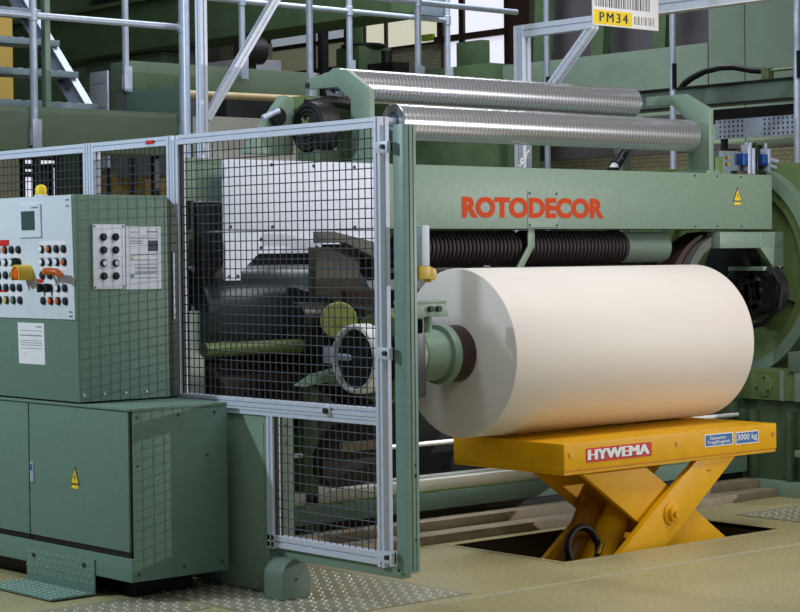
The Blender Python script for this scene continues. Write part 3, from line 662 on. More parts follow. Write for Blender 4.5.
# ------------------------------------------------------------------ right side frame with the big ring
def side_frame():
    FX = 3.80; cy, cz = 1.31, 1.345
    t = thing('side_frame', 'green machine side frame with a big ring, right of the paper roll', 'machine frame', (3.8, 1.0, 0))
    mb = MB(); mb.lathe([(0, .605), (0, .680), (.10, .680), (.10, .605), (0, .605)], (FX, cy, cz), (1, 0, 0), 96); obj('ring', mb, 'paint', t)
    mb = MB(); mb.ring((FX+.03, cy, cz), (1, 0, 0), .604, .535, .06, 96); obj('inner_ring', mb, 'paint_olive', t)
    mb = MB(); mb.box(FX+.085, FX+.14, .55, 2.2, .55, 2.0, .004); obj('back_plate', mb, 'paint_olive', t)
    for a in (200, 262, 320):
        c, s = math.cos(R(a)), math.sin(R(a)); mb = MB(); mb.bar((FX+.06, cy+.2*c, cz+.2*s), (FX+.06, cy+.56*c, cz+.56*s), .05, .03, (1, 0, 0)); obj('spoke', mb, 'paint_olive', t)
    mb = MB(); mb.cyl((FX+.0, cy, cz), (FX+.085, cy, cz), .20, 40, .01); obj('hub', mb, 'dark', t)
    mb = MB()
    for (y, z) in ((.80, 1.38), (.72, 1.15), (.86, .95), (.70, 1.24)): mb.cyl((FX+.085, y, z), (FX+.08, y, z), .012, 10)
    obj('plate_bolts', mb, 'inkdark', t)
    # gear box with round cover
    mb = MB(); mb.box(3.52, 3.80, .20, 1.02, .565, .742, .006); gb = obj('gear_box', mb, 'paint_olive', t)
    mb = MB(); mb.box(3.505, 3.52, .53, .58, .565, .80, .003).box(3.505, 3.52, .66, .69, .565, .742, .003); obj('box_rib', mb, 'paint', gb)
    mb = MB(); mb.lathe([(0, .066), (.008, .066), (.010, .062), (.0101, 0)], (3.52, .815, .650), (-1, 0, 0), 36); cv = obj('round_cover', mb, 'paint_olive', gb)
    for a in (100, 220, 340):
        mb = MB(); mb.cyl((3.51, .815+.05*math.cos(R(a)), .65+.05*math.sin(R(a))), (3.506, .815+.05*math.cos(R(a)), .65+.05*math.sin(R(a))), .008, 10); obj('cover_bolt', mb, 'inkdark', gb)
    mb = MB(); mb.box(3.50, 3.80, .36, .62, .742, .86, .004); obj('bearing_block', mb, 'grey_green', t)
    # dark base with ribs and floor rail
    mb = MB(); mb.box(3.56, 3.80, -.3, 2.4, .0, .565, .003); obj('base_panel', mb, 'paint_dark', t)
    for y in (.50, .62, .90, .98, 1.5):
        mb = MB(); mb.box(3.50, 3.56, y-.02, y+.02, .08, .50, .002); obj('base_rib', mb, 'paint_dark', t)
    mb = MB(); mb.box(3.46, 3.56, -.3, 2.4, .0, .085, .003); obj('floor_rail', mb, 'paint', t)
    mb = MB(); mb.box(3.48, 3.56, -.3, .56, .24, .28, .003); obj('cross_rail', mb, 'paint', t)
    # dark pulleys just under the end bracket
    for (y, z, r) in ((.92, 1.22, .15), (1.06, 1.20, .17)):
        mb = MB(); mb.lathe([(0, .02), (0, r*.4), (.012, r*.42), (.012, r*.6), (0, r*.62), (0, r*.85), (.02, r), (.09, r), (.09, .02), (0, .02)], (3.62, y, z), (1, 0, 0), 40); obj('pulley', mb, 'dark', t)
    mb = MB(); mb.tube([(3.60, .80, 1.33), (3.60, .74, 1.25), (3.60, .76, 1.12), (3.60, .88, 1.02), (3.62, 1.05, .99)], .018, 10); obj('drain_hose', mb, 'black', t)
    # bearing housing of the far spindle
side_frame()

# ------------------------------------------------------------------ valve block on the beam end
t = thing('valve_block', 'small valve block with two blue coils on the right end of the beam', 'valve block', (3.68, 1.05, 1.922))
mb = MB(); mb.box(3.40, 3.62, 1.05, 1.15, 1.922, 2.07, .003); obj('block_mount', mb, 'steel_dark', t)
mb = MB(); mb.box(3.33, 3.40, 1.02, 1.16, 1.922, 2.03, .003); obj('block_bracket', mb, 'paint_olive', t)
for x in (3.565, 3.755):
    mb = MB(); mb.box(x, x+.05, 1.0, 1.06, 1.985, 2.055, .004); obj('coil', mb, 'blue_dark', t)
for x in (3.615, 3.655, 3.70, 3.805):
    mb = MB(); mb.box(x, x+.028, 1.0, 1.06, 1.93, 2.11-.02*(x > 3.64), .003); mb.cyl((x+.014, 1.03, 2.08), (x+.014, 1.03, 2.125), .010, 10); obj('valve_body', mb, 'steel' if x != 3.70 else 'dark', t)
mb = MB(); mb.box(3.52, 3.86, 1.01, 1.16, 1.922, 1.95, .002); mb.box(3.58, 3.86, 1.06, 1.14, 1.95, 2.09, .002); obj('manifold', mb, 'darkbrown', t)
for z in (1.99, 2.03):
    mb = MB(); mb.cyl((3.47, 1.05, z), (3.47, 1.035, z), .012, 12); obj('fitting', mb, 'brass', t)
    mb = MB(); mb.cyl((3.84, 1.03, z), (3.90, 1.0, z-.02), .014, 12); obj('fitting', mb, 'steel', t)

# chain hook and small ram on top of the beam
mb = MB()
for k in range(5):
    c = Vector((1.66+.014*k, 1.0, 1.945+.018*k)); u = Vector((.6, 0, .8)); w = Vector((-.8, 0, .6)) if k % 2 else Vector((0, 1, 0))
    mb.tube([c+u*.016*math.cos(R(a))+w*.010*math.sin(R(a)) for a in range(0, 361, 30)], .0045, 6)
single('white_chain', mb, 'paper', 'short white chain hanging onto the beam top behind the lettering', 'chain')
t = thing('air_ram', 'dark slanted air cylinder behind the beam, under the right end of the rollers', 'air cylinder', (3.2, 1.65, 1.55))
mb = MB(); mb.cyl((3.13, 1.65, 2.0), (3.28, 1.65, 2.17), .036, 20, .004); obj('ram_barrel', mb, 'dark', t)
mb = MB(); mb.box(3.09, 3.13, 1.62, 1.68, 1.55, 1.985); obj('ram_mount', mb, 'dark', t)
mb = MB(); mb.cyl((3.105, 1.65, 1.972), (3.13, 1.65, 2.0), .025, 16); obj('ram_end', mb, 'paper', t)

# ------------------------------------------------------------------ things behind the mesh
mb = MB(); mb.lathe([(0, .02), (0, .235), (.01, .24), (1.02, .24), (1.03, .235), (1.03, .02)], (-.44, 1.22, 1.175), (1, 0, 0), 64); single('print_cylinder', mb, mat('dark_blue_grey_drum', s2l(56, 66, 72), .35, .2, .08, 10), 'large dark grey cylinder under the white panel behind the mesh', 'cylinder')
mb = MB(); mb.cyl((-.52, .92, 1.018), (.50, .92, 1.018), .034, 24); single('tie_shaft', mb, 'paint_olive', 'olive green round shaft crossing behind the mesh, left of the white ring', 'shaft')
t = thing('drive_motor', 'round olive motor cover behind the mesh, above the white ring', 'motor', (0, .65, 1.07))
mb = MB(); mb.cyl((-.18, .66, 1.155), (.0, .66, 1.155), .085, 36, .008); obj('motor_body', mb, 'dark', t)
mb = MB(); mb.lathe([(0, .02), (0, .083), (.006, .088), (.05, .088), (.05, .02)], (-.06, .475, 1.152), (.62, .78, 0), 40); mb.cyl((-.06, .475, 1.152), (-.064, .471, 1.152), .022, 16); obj('motor_cover', mb, mat('bright_olive_paint', s2l(150, 160, 84), .4, 0, .05, 14), t, label='bright olive round motor cover')
mb = MB(); mb.box(.05, .33, .78, .84, 1.24, 1.50, .004); obj('motor_shroud', mb, mat('brown_grey_shroud', s2l(74, 70, 60), .6, 0, .1, 8), t)
mb = MB(); mb.box(.10, .32, .60, .66, 1.22, 1.29, .004); obj('terminal_box', mb, 'darkbrown', t)
mb = MB(); mb.box(.12, .36, .56, .62, 1.175, 1.20, .003); obj('motor_rail', mb, 'paint', t)
mb = MB(); mb.prism([(.010, 1.575), (.10, 1.575), (.40, 1.515), (.46, 1.45), (.46, 1.40), (.40, 1.43), (.17, 1.52), (.010, 1.52)], 'y', .70, .75, .003)
single('arm_cover', mb, mat('grey_arm_cover', s2l(84, 82, 78), .6, 0, .1, 10), 'grey bent sheet cover in front of the white panel, next to the gate stile', 'machine cover')
t = thing('left_frame', 'dark left machine frame with pale uprights behind the mesh, left of the white panel', 'machine frame', (-.45, 1.05, 0))
mb = MB(); mb.box(-.575, -.51, 1.06, 1.5, .55, 1.75, .003); obj('frame_plate', mb, 'dark', t)
mb = MB(); mb.box(-.470, -.345, 1.0, 1.06, 1.35, 1.72, .003); obj('dark_cover', mb, 'dark', t)
mb = MB(); mb.box(-.402, -.335, 1.06, 1.12, .98, 1.345, .003); obj('pale_upright', mb, 'lit_paint', t, label='grey-green upright with the light on it painted in')
mb = MB(); mb.box(-.500, -.415, 1.06, 1.12, .60, 1.20, .003); mb.cyl((-.46, 1.09, 1.2), (-.46, 1.09, 1.225), .008, 8); obj('pale_upright', mb, 'lit_paint', t, label='grey-green upright with the light on it painted in')
mb = MB(); mb.box(-.560, -.345, 1.0, 1.02, 1.725, 1.90, .003); mb.box(-.60, -.33, 1.0, 1.05, 1.90, 1.93, .003); obj('top_plate', mb, 'paint', t)
mb = MB(); mb.box(-.56, -.3, 1.15, 1.5, 0, .6, .004); obj('frame_foot', mb, 'paint_dark', t)
mb = MB(); mb.lathe([(0, .02), (0, .20), (.01, .21), (.6, .21), (.6, .02)], (-.40, 1.12, .74), (1, 0, 0), 48); single('rubber_roller', mb, 'black', 'black roller low behind the mesh, under the olive shaft', 'roller')

# ground-level rails and swing arm foot (seen through the lower mesh and under the roll)
t = thing('base_rails', 'long horizontal base rails of the machine, behind the lift table near the floor', 'machine base', (1.4, 1.0, 0))
mb = MB(); mb.box(-.45, 3.45, .90, 1.10, .235, .292, .003); obj('pale_rail', mb, mat('pale_steel_rail', s2l(196, 198, 190), .4, 0, .08, 8), t, label='pale steel rail')
mb = MB(); mb.box(-.45, 3.45, .893, .90, .226, .236); obj('yellow_edge', mb, 'paint_olive', t)
mb = MB(); mb.box(-.45, 3.45, .89, 1.10, .135, .224, .003); obj('teal_rail', mb, 'paint_teal', t)
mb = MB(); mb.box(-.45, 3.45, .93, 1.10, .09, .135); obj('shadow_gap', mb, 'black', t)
mb = MB(); mb.box(-.45, 3.45, .80, 1.10, .0, .092, .002); obj('brown_rail', mb, 'wood', t, label='brown-grey rail')
mb = MB(); mb.box(-.45, 3.45, .66, .79, .0, .045, .002); obj('brown_rail', mb, 'wood', t, label='brown-grey rail')
mb = MB(); mb.cyl((-.45, .92, .478), (3.4, .92, .478), .012, 14); obj('pale_rod', mb, 'paper', t, label='thin pale rod')
for x in (-.42, 1.6, 3.35):
    mb = MB(); mb.box(x, x+.06, .93, 1.08, .29, .55, .003); obj('rail_post', mb, 'paint_dark', t)
t = thing('swing_arm_foot', 'black rounded arm foot behind the lower mesh, beside the rails', 'machine arm', (.2, .72, .3))
mb = MB(); o = [(.30, .34), (.42, .33), (.42, .64), (.14, .64), (.06, .60), (.0, .50), (.0, .40), (.06, .335)]
mb.prism(o, 'y', .68, .76, .006); obj('arm_plate', mb, 'black', t)
mb = MB(); mb.box(.10, .42, .66, .68, .508, .555, .002); obj('brown_strip', mb, 'wood', t)
mb = MB(); mb.box(-.398, -.335, .48, .54, .0, .735, .003); mb.cyl((-.366, .48, .60), (-.366, .475, .60), .012, 10); mb.cyl((-.366, .48, .68), (-.366, .475, .68), .012, 10)
single('pale_post', mb, 'grey_green', 'pale grey-green square post just behind the lower mesh', 'post')
mb = MB(); mb.box(-.05, 3.5, 1.6, 1.7, 0, 1.55, .003); single('dark_bulkhead', mb, 'dark', 'dark machine bulkhead panel behind the rails and the paper roll', 'machine panel')
mb = MB(); mb.box(-.3, .1, 1.75, 1.82, 0, 1.6, .003); single('rear_panel', mb, 'paint_dark', 'dark green rear panel far behind the mesh, below the white sheet', 'machine panel')

# top-left machinery: ribbed motor with hub, teal brackets, olive box, beige plate
t = thing('ribbed_motor', 'ribbed black motor with olive fan hub above the top rail of the gate', 'motor', (.45, 1.3, 2.0))
mb = MB(); pr = [(0, .02)]
for k in range(4): pr += [(0, .035+k*.022), (-.008, .04+k*.022), (-.008, .05+k*.022), (0, .055+k*.022)]
pr += [(0, .13), (.12, .13), (.12, .02)]
mb.lathe(pr, (.36, 1.22, 2.115), (1, 0, 0), 36); obj('motor_shell', mb, 'black', t)
mb = MB(); mb.cyl((.345, 1.22, 2.115), (.36, 1.22, 2.115), .034, 20)
for a in range(0, 360, 60): mb.bar((.348, 1.22, 2.115), (.348, 1.22+.055*math.cos(R(a)), 2.115+.055*math.sin(R(a))), .012, .008, (1, 0, 0))
obj('fan_hub', mb, 'paint_olive', t)
mb = MB(); mb.box(.36, .52, 1.16, 1.30, 1.93, 2.0, .003); obj('motor_foot', mb, 'paint_dark', t)
t = thing('teal_bracket', 'slanted teal green bracket with a pipe clip behind the gate, left of the ribbed motor', 'bracket', (.2, 1.35, 1.93))
mb = MB(); mb.prism([(.05, 1.98), (.31, 2.285), (.37, 2.27), (.36, 1.98)], 'y', 1.34, 1.40, .003); obj('bracket_plate', mb, 'paint', t)
mb = MB(); mb.cyl((.15, 1.32, 2.16), (.24, 1.30, 2.20), .016, 12); obj('pipe_clip', mb, 'steel', t)
mb = MB(); mb.cyl((.25, 1.31, 2.17), (.25, 1.34, 2.17), .045, 20); obj('clip_disc', mb, 'dark', t)
mb = MB(); mb.box(.60, .86, 1.55, 1.65, 2.245, 2.31, .003); mb.box(.62, .66, 1.55, 1.65, 1.95, 2.25); single('olive_box', mb, 'paint_olive', 'small olive box under the left ends of the rollers', 'machine box')
mb = MB(); mb.tube([(.40, 1.28, 2.235), (.55, 1.26, 2.26), (.70, 1.24, 2.24), (.80, 1.20, 2.16), (.84, 1.2, 2.0)], .03, 12); single('black_hose', mb, 'black', 'black hose curving from the ribbed motor towards the roller bracket', 'hose')
mb = MB(); mb.box(.62, 1.6, 2.5, 2.6, 0, 2.26, .004); single('beige_cover', mb, mat('grey_beige_cover', s2l(150, 150, 142), .6, 0, .06, 8), 'pale grey-beige cover behind the gate top, under the diagonal strut', 'machine cover')

# ------------------------------------------------------------------ gantry frames with sign
def gantry(label, x, yp, zt, ya, zb, zc, w=.075):
    t = thing('gantry_frame', label, 'gantry frame', (x, yp, 0), 'slotted aluminium gantry frames')
    mb = MB(); mb.profile((x, yp, 0), (x, yp, zt), w, w, (1, 0, 0)); obj('post', mb, 'alu', t)
    mb = MB(); mb.profile((x, yp, zc), (x, ya, zc), .06, .075); obj('arm', mb, 'alu', t)
    return t
g = gantry('slotted aluminium gantry post with brace left of the rollers', .26, 2.0, 3.3, .6, 2.2, 3.25, .046)
mb = MB(); mb.profile((.285, 2.0, 2.20), (.80, 2.0, 2.93), .044, .04, (0, 1, 0)); obj('brace', mb, 'alu', g)
mb = MB(); 
mb = MB(); mb.cyl((.195, 2.05, 1.9), (.195, 2.05, 3.2), .02, 14); obj('conduit', mb, 'steel', g)
g = gantry('slotted aluminium gantry frame whose arm carries the yellow sign', 2.676, 2.0, 2.86, 1.385, 2.28, 2.825, .075)
mb = MB(); mb.profile((2.676, 1.96, 2.28), (2.676, 1.40, 2.80), .05, .05, (1, 0, 0)); obj('brace', mb, 'alu', g)
# bar-code sign
t = thing('machine_sign', 'yellow and white PM34 sign with bar code stripes at the top border', 'sign', (2.94, 1.36, 2.80))
mb = MB(); mb.prism([(2.645, 2.808), (3.225, 2.808), (3.225, 3.09), (2.645, 3.09)], 'y', 1.372, 1.382, .001); sg = obj('sign_board', mb, 'paper', t)
mb = MB(); plate_y(mb, 2.648, 2.985, 2.815, 2.900, 1.372, .001); obj('yellow_field', mb, 'sign_yellow', sg)
text_part('sign_lettering', 'PM34', (2.70, 1.3695, 2.831), '-y', .056, .245, 'inkdark', sg, 0, space=1.35, fat=.002)
mb = MB()
for k, w in enumerate((.008, .004, .010, .003, .006, .003, .009, .004, .004, .008, .003, .006)): plate_y(mb, 3.005+k*.0155, 3.005+k*.0155+w, 2.832, 2.882, 1.372, .001)
obj('small_bar_code', mb, mat('olive_print', s2l(120, 116, 80), .6), sg)
mb = MB(); xx = 2.66
for k in range(30):
    w = random.choice((.005, .008, .011)); plate_y(mb, xx, xx+w, 2.918, 3.085, 1.372, .001); xx += w+random.choice((.006, .009, .012))
    if xx > 3.2: break
obj('large_bar_code', mb, 'inkdark', sg)

# light rail and poles on the right
t = thing('ceiling_rail', 'pale slotted rail running along the top border right of the sign', 'rail', (3.7, 1.3, 2.98))
mb = MB(); mb.profile((3.7, 1.86, 3.035), (3.7, .55, 3.035), .09, .085); obj('rail_profile', mb, 'alu', t)
mb = MB(); mb.box(3.655, 3.745, .55, 1.86, 2.983, 2.992); obj('rail_cover', mb, 'paper', t)
for lab, y in (('steel pole rising behind the roller bracket, right of the sign', 2.11), ('steel pole beside the right gantry post, behind the upper roller', 3.29), ('steel pole at the right border behind the dark beam', 1.08)):
    t = thing('steel_pole', lab, 'pole', (4.2, y, 0), 'steel poles at the right')
    mb = MB(); mb.cyl((4.2, y, 0), (4.2, y, 3.4), .021, 16); obj('pole_tube', mb, 'steel', t)
    mb = MB(); mb.box(4.17, 4.20, y-.035, y-.02, 2.55, 2.72); obj('pole_clip', mb, 'dark', t)
t = thing('dark_girder', 'dark green girder crossing behind the right roller bracket', 'girder', (4.55, 1.9, 2.44))
mb = MB(); mb.box(4.50, 4.53, .0, 3.1, 2.46, 2.575, .002); obj('girder_web', mb, 'grey_green', t)
mb = MB(); mb.box(4.48, 4.62, .0, 3.1, 2.575, 2.592, .002); mb.box(4.48, 4.62, .0, 3.1, 2.445, 2.46, .002); obj('girder_flange', mb, 'dark', t)
for y in (.1, 2.9):
    mb = MB(); mb.box(4.52, 4.60, y-.04, y+.04, 0, 2.446); obj('girder_post', mb, 'grey_green', t)
mb = MB(); mb.tube([(4.55, 2.34, 2.592), (4.55, 2.31, 2.62), (4.55, 2.24, 2.655), (4.55, 2.13, 2.69), (4.55, 2.00, 2.705), (4.55, 1.87, 2.70), (4.55, 1.73, 2.668), (4.55, 1.60, 2.652)], .022, 12); h = single('arched_hose', mb, 'black', 'thick black hose arching over the dark girder at the right', 'hose')
mb = MB(); mb.box(4.52, 4.58, 1.56, 1.62, 2.592, 2.67, .003); mb.cyl((4.55, 1.57, 2.652), (4.55, 1.30, 2.652), .010, 10); single('hose_coupling', mb, 'paint_olive', 'olive coupling where the arched hose ends on the girder', 'coupling')
def tray(label, x, y0, y1, z0, z1):
    t = thing('cable_tray', label, 'cable tray', (x, (y0+y1)/2, z0))
    mb = MB(); mb.box(x, x+.02, y0, y1, z0, z1, .002); obj('tray_side', mb, 'steel', t)
    mb = MB(); n = int((y1-y0)/.038)
    for i in range(n):
        for j in range(4):
            if (i//4) % 5 == 4: continue
            y = y0+.02+i*.038; z = z0+(z1-z0)*(j+.5)/4; mb.box(x-.0008, x, y, y+.012, z-.008, z+.008)
    obj('tray_slots', mb, 'black', t)
    for y in (y0+.05, y1-.05):
        mb = MB(); mb.box(x+.021, x+.05, y-.02, y+.02, 0, z1-.02); obj('support_leg', mb, 'dark', t)
tray('perforated grey cable tray under the dark girder at the right', 4.6, .3, 2.08, 2.225, 2.355)
mb = MB(); mb.box(4.95, 5.0, .2, 2.6, 2.36, 2.46).box(4.96, 4.99, .25, .29, 0, 2.362).box(4.96, 4.99, 2.5, 2.54, 0, 2.362); single('shadow_board', mb, 'black', 'black board between the girder and the cable tray', 'board')
t = thing('small_fence', 'small fence with dark posts behind the big ring at the right border', 'fence', (5.2, 1.1, 0))
for k, y in enumerate((1.2, 1.32, 1.44, 1.56)):
    mb = MB(); mb.box(5.18, 5.22, y-.012, y+.012, 1.5, 2.05); obj('fence_post', mb, 'paper' if k % 2 else 'dark', t)
mb = MB(); mb.box(5.18, 5.22, .6, 2.3, 2.02, 2.05); mb.box(5.18, 5.22, .6, 2.3, 1.0, 1.5); obj('fence_rail', mb, 'dark', t)

# green enclosures behind right
t = thing('green_enclosure', 'tall grey-green enclosure wall behind the arched hose, upper right', 'machine enclosure', (6.3, 2.4, 0))
mb = MB(); mb.box(6.0, 6.6, .6, 2.95, 2.3, 4.2, .004); obj('enclosure_panel', mb, 'grey_green', t)
mb = MB(); mb.box(6.0, 6.6, 2.958, 3.31, 2.3, 4.2, .004); obj('enclosure_panel', mb, 'grey_green', t)
for y in (.64, 3.24):
    mb = MB(); mb.box(6.5, 6.56, y, y+.06, 0, 2.3, .002); obj('enclosure_leg', mb, 'paint_dark', t)
t = thing('green_parapet', 'low grey-green panel behind the diagonal gantry brace', 'machine panel', (6.05, 4.3, 0))
mb = MB(); mb.box(6.0, 6.1, 3.32, 5.6, 2.55, 3.08, .004); obj('parapet_panel', mb, 'grey_green', t)
mb = MB(); mb.cyl((5.995, 4.25, 2.7), (6.0, 4.25, 2.7), .30, 40); obj('round_cover', mb, 'grey_green', t)
for y in (3.34, 5.5):
    mb = MB(); mb.box(6.02, 6.08, y, y+.06, 0, 2.55); obj('panel_leg', mb, 'paint_dark', t)
t = thing('dark_recess', 'dark violet-grey machine wall with green uprights behind the sign', 'machine wall', (6.9, 4.6, 0))
mb = MB(); mb.box(6.9, 7.0, 3.0, 6.1, 2.3, 4.4, .004); obj('recess_wall', mb, mat('violet_grey_wall', s2l(78, 74, 80), .7, 0, .1, 4), t)
for y in (5.05, 4.35, 5.75):
    mb = MB(); mb.bar((6.6, y, 2.6), (6.6, y-.12, 4.3), .14, .1, (1, 0, 0)); obj('green_upright', mb, 'paint_dark', t)

# ------------------------------------------------------------------ railings, stairs and walkways in the background
def railing(label, y, posts, rails, m='steel', r=.024):
    t = thing('guard_railing', label, 'railing', (posts[0][0], y, posts[0][1]), 'tubular guard railings')
    for (x, z0, z1) in posts:
        mb = MB(); mb.cyl((x, y, z0), (x, y, z1), r, 16); p = obj('railing_post', mb, m, t)
        mb = MB(); mb.box(x-.03, x+.035, y-.032, y-.024, z0-.02, z0+.16, .002); mb.cyl((x, y, z0), (x, y, z0+.1), r+.006, 16); obj('post_shoe', mb, m, p)
    for (x0, x1, z) in rails:
        mb = MB(); mb.cyl((x0, y, z), (x1, y, z), r*.9, 16); rl = obj('rail', mb, m, t)
        for (x, a, b) in posts:
            if not (x0-.05 <= x <= x1+.05 and a < z < b): continue
            mb = MB(); mb.lathe([(0, r+.001), (.005, r+.007), (.07, r+.007), (.075, r+.001)], (x, y, z-.037), (0, 0, 1), 16); obj('rail_clamp', mb, m, rl)
railing('near tubular steel railing above the console and the gate', 4.0, [(.42, 2.16, 3.6), (1.535, 2.22, 3.6), (2.60, 2.56, 3.6), (3.60, 2.66, 3.6)], [(-1.2, 1.535, 2.96), (3.0, 4.60, 3.28)])
railing('far tubular steel railing behind the upper roller', 5.2, [(1.885, 2.66, 3.8), (2.915, 2.80, 3.8), (3.955, 2.82, 3.8), (4.99, 2.82, 3.8)], [(2.3, 4.99, 3.36)])
def slab(label, name, m, *b, cat='walkway beam', legs=True):
    mb = MB(); mb.box(*b, .004); o = single(name, mb, m, label, cat)
    if b[4] > .5 and legs:
        q = Vector(o.location); ym = (b[2]+b[3])/2
        for x in (max(b[0]+.1, -1.2), b[1]-.1):
            mb = MB(); mb.box(x-.02, x+.02, ym-.02, ym+.02, 0, b[4]+.002); lg = obj('support_leg', mb, 'dark', None); lg.data.transform(Matrix.Translation(-q)); lg.parent = o
    return o
slab('wide dark green walkway beam behind the console, under the stairs', 'walkway_beam', 'paint_mid', -2.2, 1.50, 4.02, 4.25, 2.125, 2.40)
wp = slab('teal green plate on edge behind the first railing posts', 'walkway_plate', 'paint_teal', 1.90, 1.93, 4.53, 5.22, 2.2, 2.64, legs=False)
mb = MB(); mb.box(1.90, 1.93, 4.60, 4.64, 0, 2.202); lg = obj('support_leg', mb, 'dark'); lg.data.transform(Matrix.Translation(-Vector(wp.location))); lg.parent = wp
wb = slab('mid green walkway beam behind the diagonal strut', 'walkway_beam', 'paint_mid', 1.95, 3.70, 5.26, 5.5, 2.66, 2.87)
mb = MB(); mb.box(1.90, 2.6, 5.235, 5.259, 2.62, 2.79, .003); tb = obj('toe_board', mb, 'paint_dark'); tb.data.transform(Matrix.Translation(-Vector(wb.location))); tb.parent = wb
mb = MB(); mb.cyl((2.0, 4.8, 2.605), (3.6, 4.8, 2.615), .03, 16); single('beige_pipe', mb, mat('beige_pipe_paint', s2l(170, 150, 110), .5), 'horizontal beige pipe below the green walkway beam', 'pipe')
slab('dark machine block under the beige pipe', 'machine_block', 'dark', 2.40, 3.4, 4.7, 4.9, 0, 2.578, cat='machine block')
# stairs
t = thing('steel_stairs', 'grey steel stairs with open treads in the upper left corner', 'stairs', (1.2, 5.2, 2.40))
for x in (.25, 1.66):
    mb = MB(); mb.prism([(5.18, 2.42), (5.36, 2.42), (6.75, 3.80), (6.57, 3.80)], 'x', x, x+.02, .002); sr = obj('stringer', mb, 'steel', t)
    mb = MB(); mb.bar((x-.02, 5.18, 2.42), (x-.02, 6.57, 3.80), .06, .012, (0, 0, 1)); mb.bar((x-.02, 5.36, 2.42), (x-.02, 6.75, 3.80), .06, .012, (0, 0, 1)); obj('stringer_flange', mb, 'steel', sr)
for k in range(6):
    z = 2.50+k*.245; y = 5.34+k*.245; mb = MB(); mb.box(.27, 1.66, y-.12, y+.12, z, z+.045, .003); tr = obj('tread', mb, 'steel_dark', t)
    mb = MB()
    for i in range(16): mb.box(.30+i*.08, .34+i*.08, y-.10, y+.10, z+.045, z+.052)
    obj('tread_grip', mb, 'steel_dark', tr)
mb = MB(); mb.box(.2, 1.7, 5.1, 5.4, 2.38, 2.42); obj('landing_plate', mb, 'steel', t)
for x in (.3, 1.6):
    mb = MB(); mb.box(x-.02, x+.02, 5.3, 5.34, 0, 2.38); obj('support_leg', mb, 'dark', t)
# big dark green crane beam and dark machine masses
t = thing('crane_beam', 'big dark green box beam slanting across the upper background', 'crane beam', (5.2, 8.5, 3.5))
mb = MB(); mb.box(5.0, 5.5, 5.9, 13.5, 3.50, 3.98, .01); obj('beam_box', mb, 'paint_dark', t)
mb = MB(); mb.box(4.93, 5.57, 5.9, 13.5, 3.96, 4.0); obj('beam_flange', mb, 'paint_dark', t)
slab('green column behind the left railing post', 'steel_column', 'paint', .565, .605, 4.10, 4.15, 2.40, 4.5, cat='column')
slab('grey machine cabinet far behind, left of the perforated strip', 'far_cabinet', 'grey_green', 5.2, 5.6, 9.6, 11.0, 0, 3.49, cat='cabinet')
slab('grey machine cabinet far behind, under the dark crane beam', 'far_cabinet', mat('grey_cabinet', s2l(112, 116, 122), .6), 4.2, 4.6, 6.9, 8.9, 2.2, 3.15, cat='cabinet')
tray('perforated vertical strip beside the far grey cabinet, upper left', 4.15, 8.95, 9.25, 2.3, 3.2)
slab('dark column behind the tall railing post at the upper centre', 'dark_column', 'paint_dark', 6.5, 6.52, 8.07, 8.24, 0, 4.6, cat='column')
slab('slim dark column between the two cool windows', 'dark_column', 'dark', 6.5, 6.58, 8.68, 8.76, 0, 4.6, cat='column')
slab('broad dark machine block at the upper left behind the crane beam', 'machine_block', 'dark', 7.2, 7.8, 12.2, 13.9, 3.0, 5.2, cat='machine block')
mb = MB(); mb.cyl((3.95, 6.60, 3.18), (4.15, 6.60, 3.18), .115, 36); mb.box(4.02, 4.08, 6.57, 6.63, 0, 3.08); single('black_wheel', mb, 'black', 'black round wheel behind the diagonal strut', 'wheel')  # plain round black wheel on a post
slab('grey-beige box beside the black wheel under the crane beam', 'far_box', mat('grey_beige_box', s2l(132, 130, 112), .6), 5.6, 5.66, 8.40, 8.66, 2.4, 3.49, cat='box')
# machinery in front of the bright windows
t = thing('green_motor', 'dark green motor with round lid in front of the cream windows', 'motor', (6.2, 7.6, 3.12))
mb = MB(); mb.box(6.0, 6.4, 7.52, 7.86, 3.12, 3.42, .01); obj('motor_case', mb, 'paint_dark', t)
mb = MB(); mb.lathe([(0, .21), (.02, .22), (.035, .20), (.045, .0)], (6.2, 7.69, 3.42), (0, 0, 1), 30); obj('motor_lid', mb, 'dark', t)
mb = MB(); mb.box(6.1, 6.3, 7.15, 7.53, 3.12, 3.25, .01); mb.cyl((6.15, 7.3, 3.24), (6.15, 7.3, 3.36), .05, 14); obj('motor_gear', mb, 'black', t)
slab('dark green block below the cream windows', 'machine_block', 'paint_dark', 6.0, 6.6, 5.75, 8.0, 0, 3.12, cat='machine block')
mb = MB(); mb.box(6.2, 6.3, 6.07, 6.40, 3.12, 3.36, .004); single('upright_board', mb, 'paint_dark', 'dark green upright board in front of the white window', 'board')
slab('dark post at the right edge of the white window', 'dark_post', 'darkbrown', 8.6, 8.75, 8.03, 8.19, 0, 5, cat='post')
mb = MB(); mb.box(4.64, 4.88, 5.12, 5.18, 3.375, 3.52, .004); single('blue_grey_box', mb, mat('blue_grey_box', s2l(132, 148, 168), .5), 'small blue-grey box between the two railing posts at the top', 'box')
mb = MB(); mb.box(9.09, 9.14, 9.92, 10.10, 3.88, 3.95, .004); single('green_tag', mb, mat('lime_green_tag', s2l(130, 160, 40), .5), 'small lime green tag on the cream window beside the railing post', 'tag')
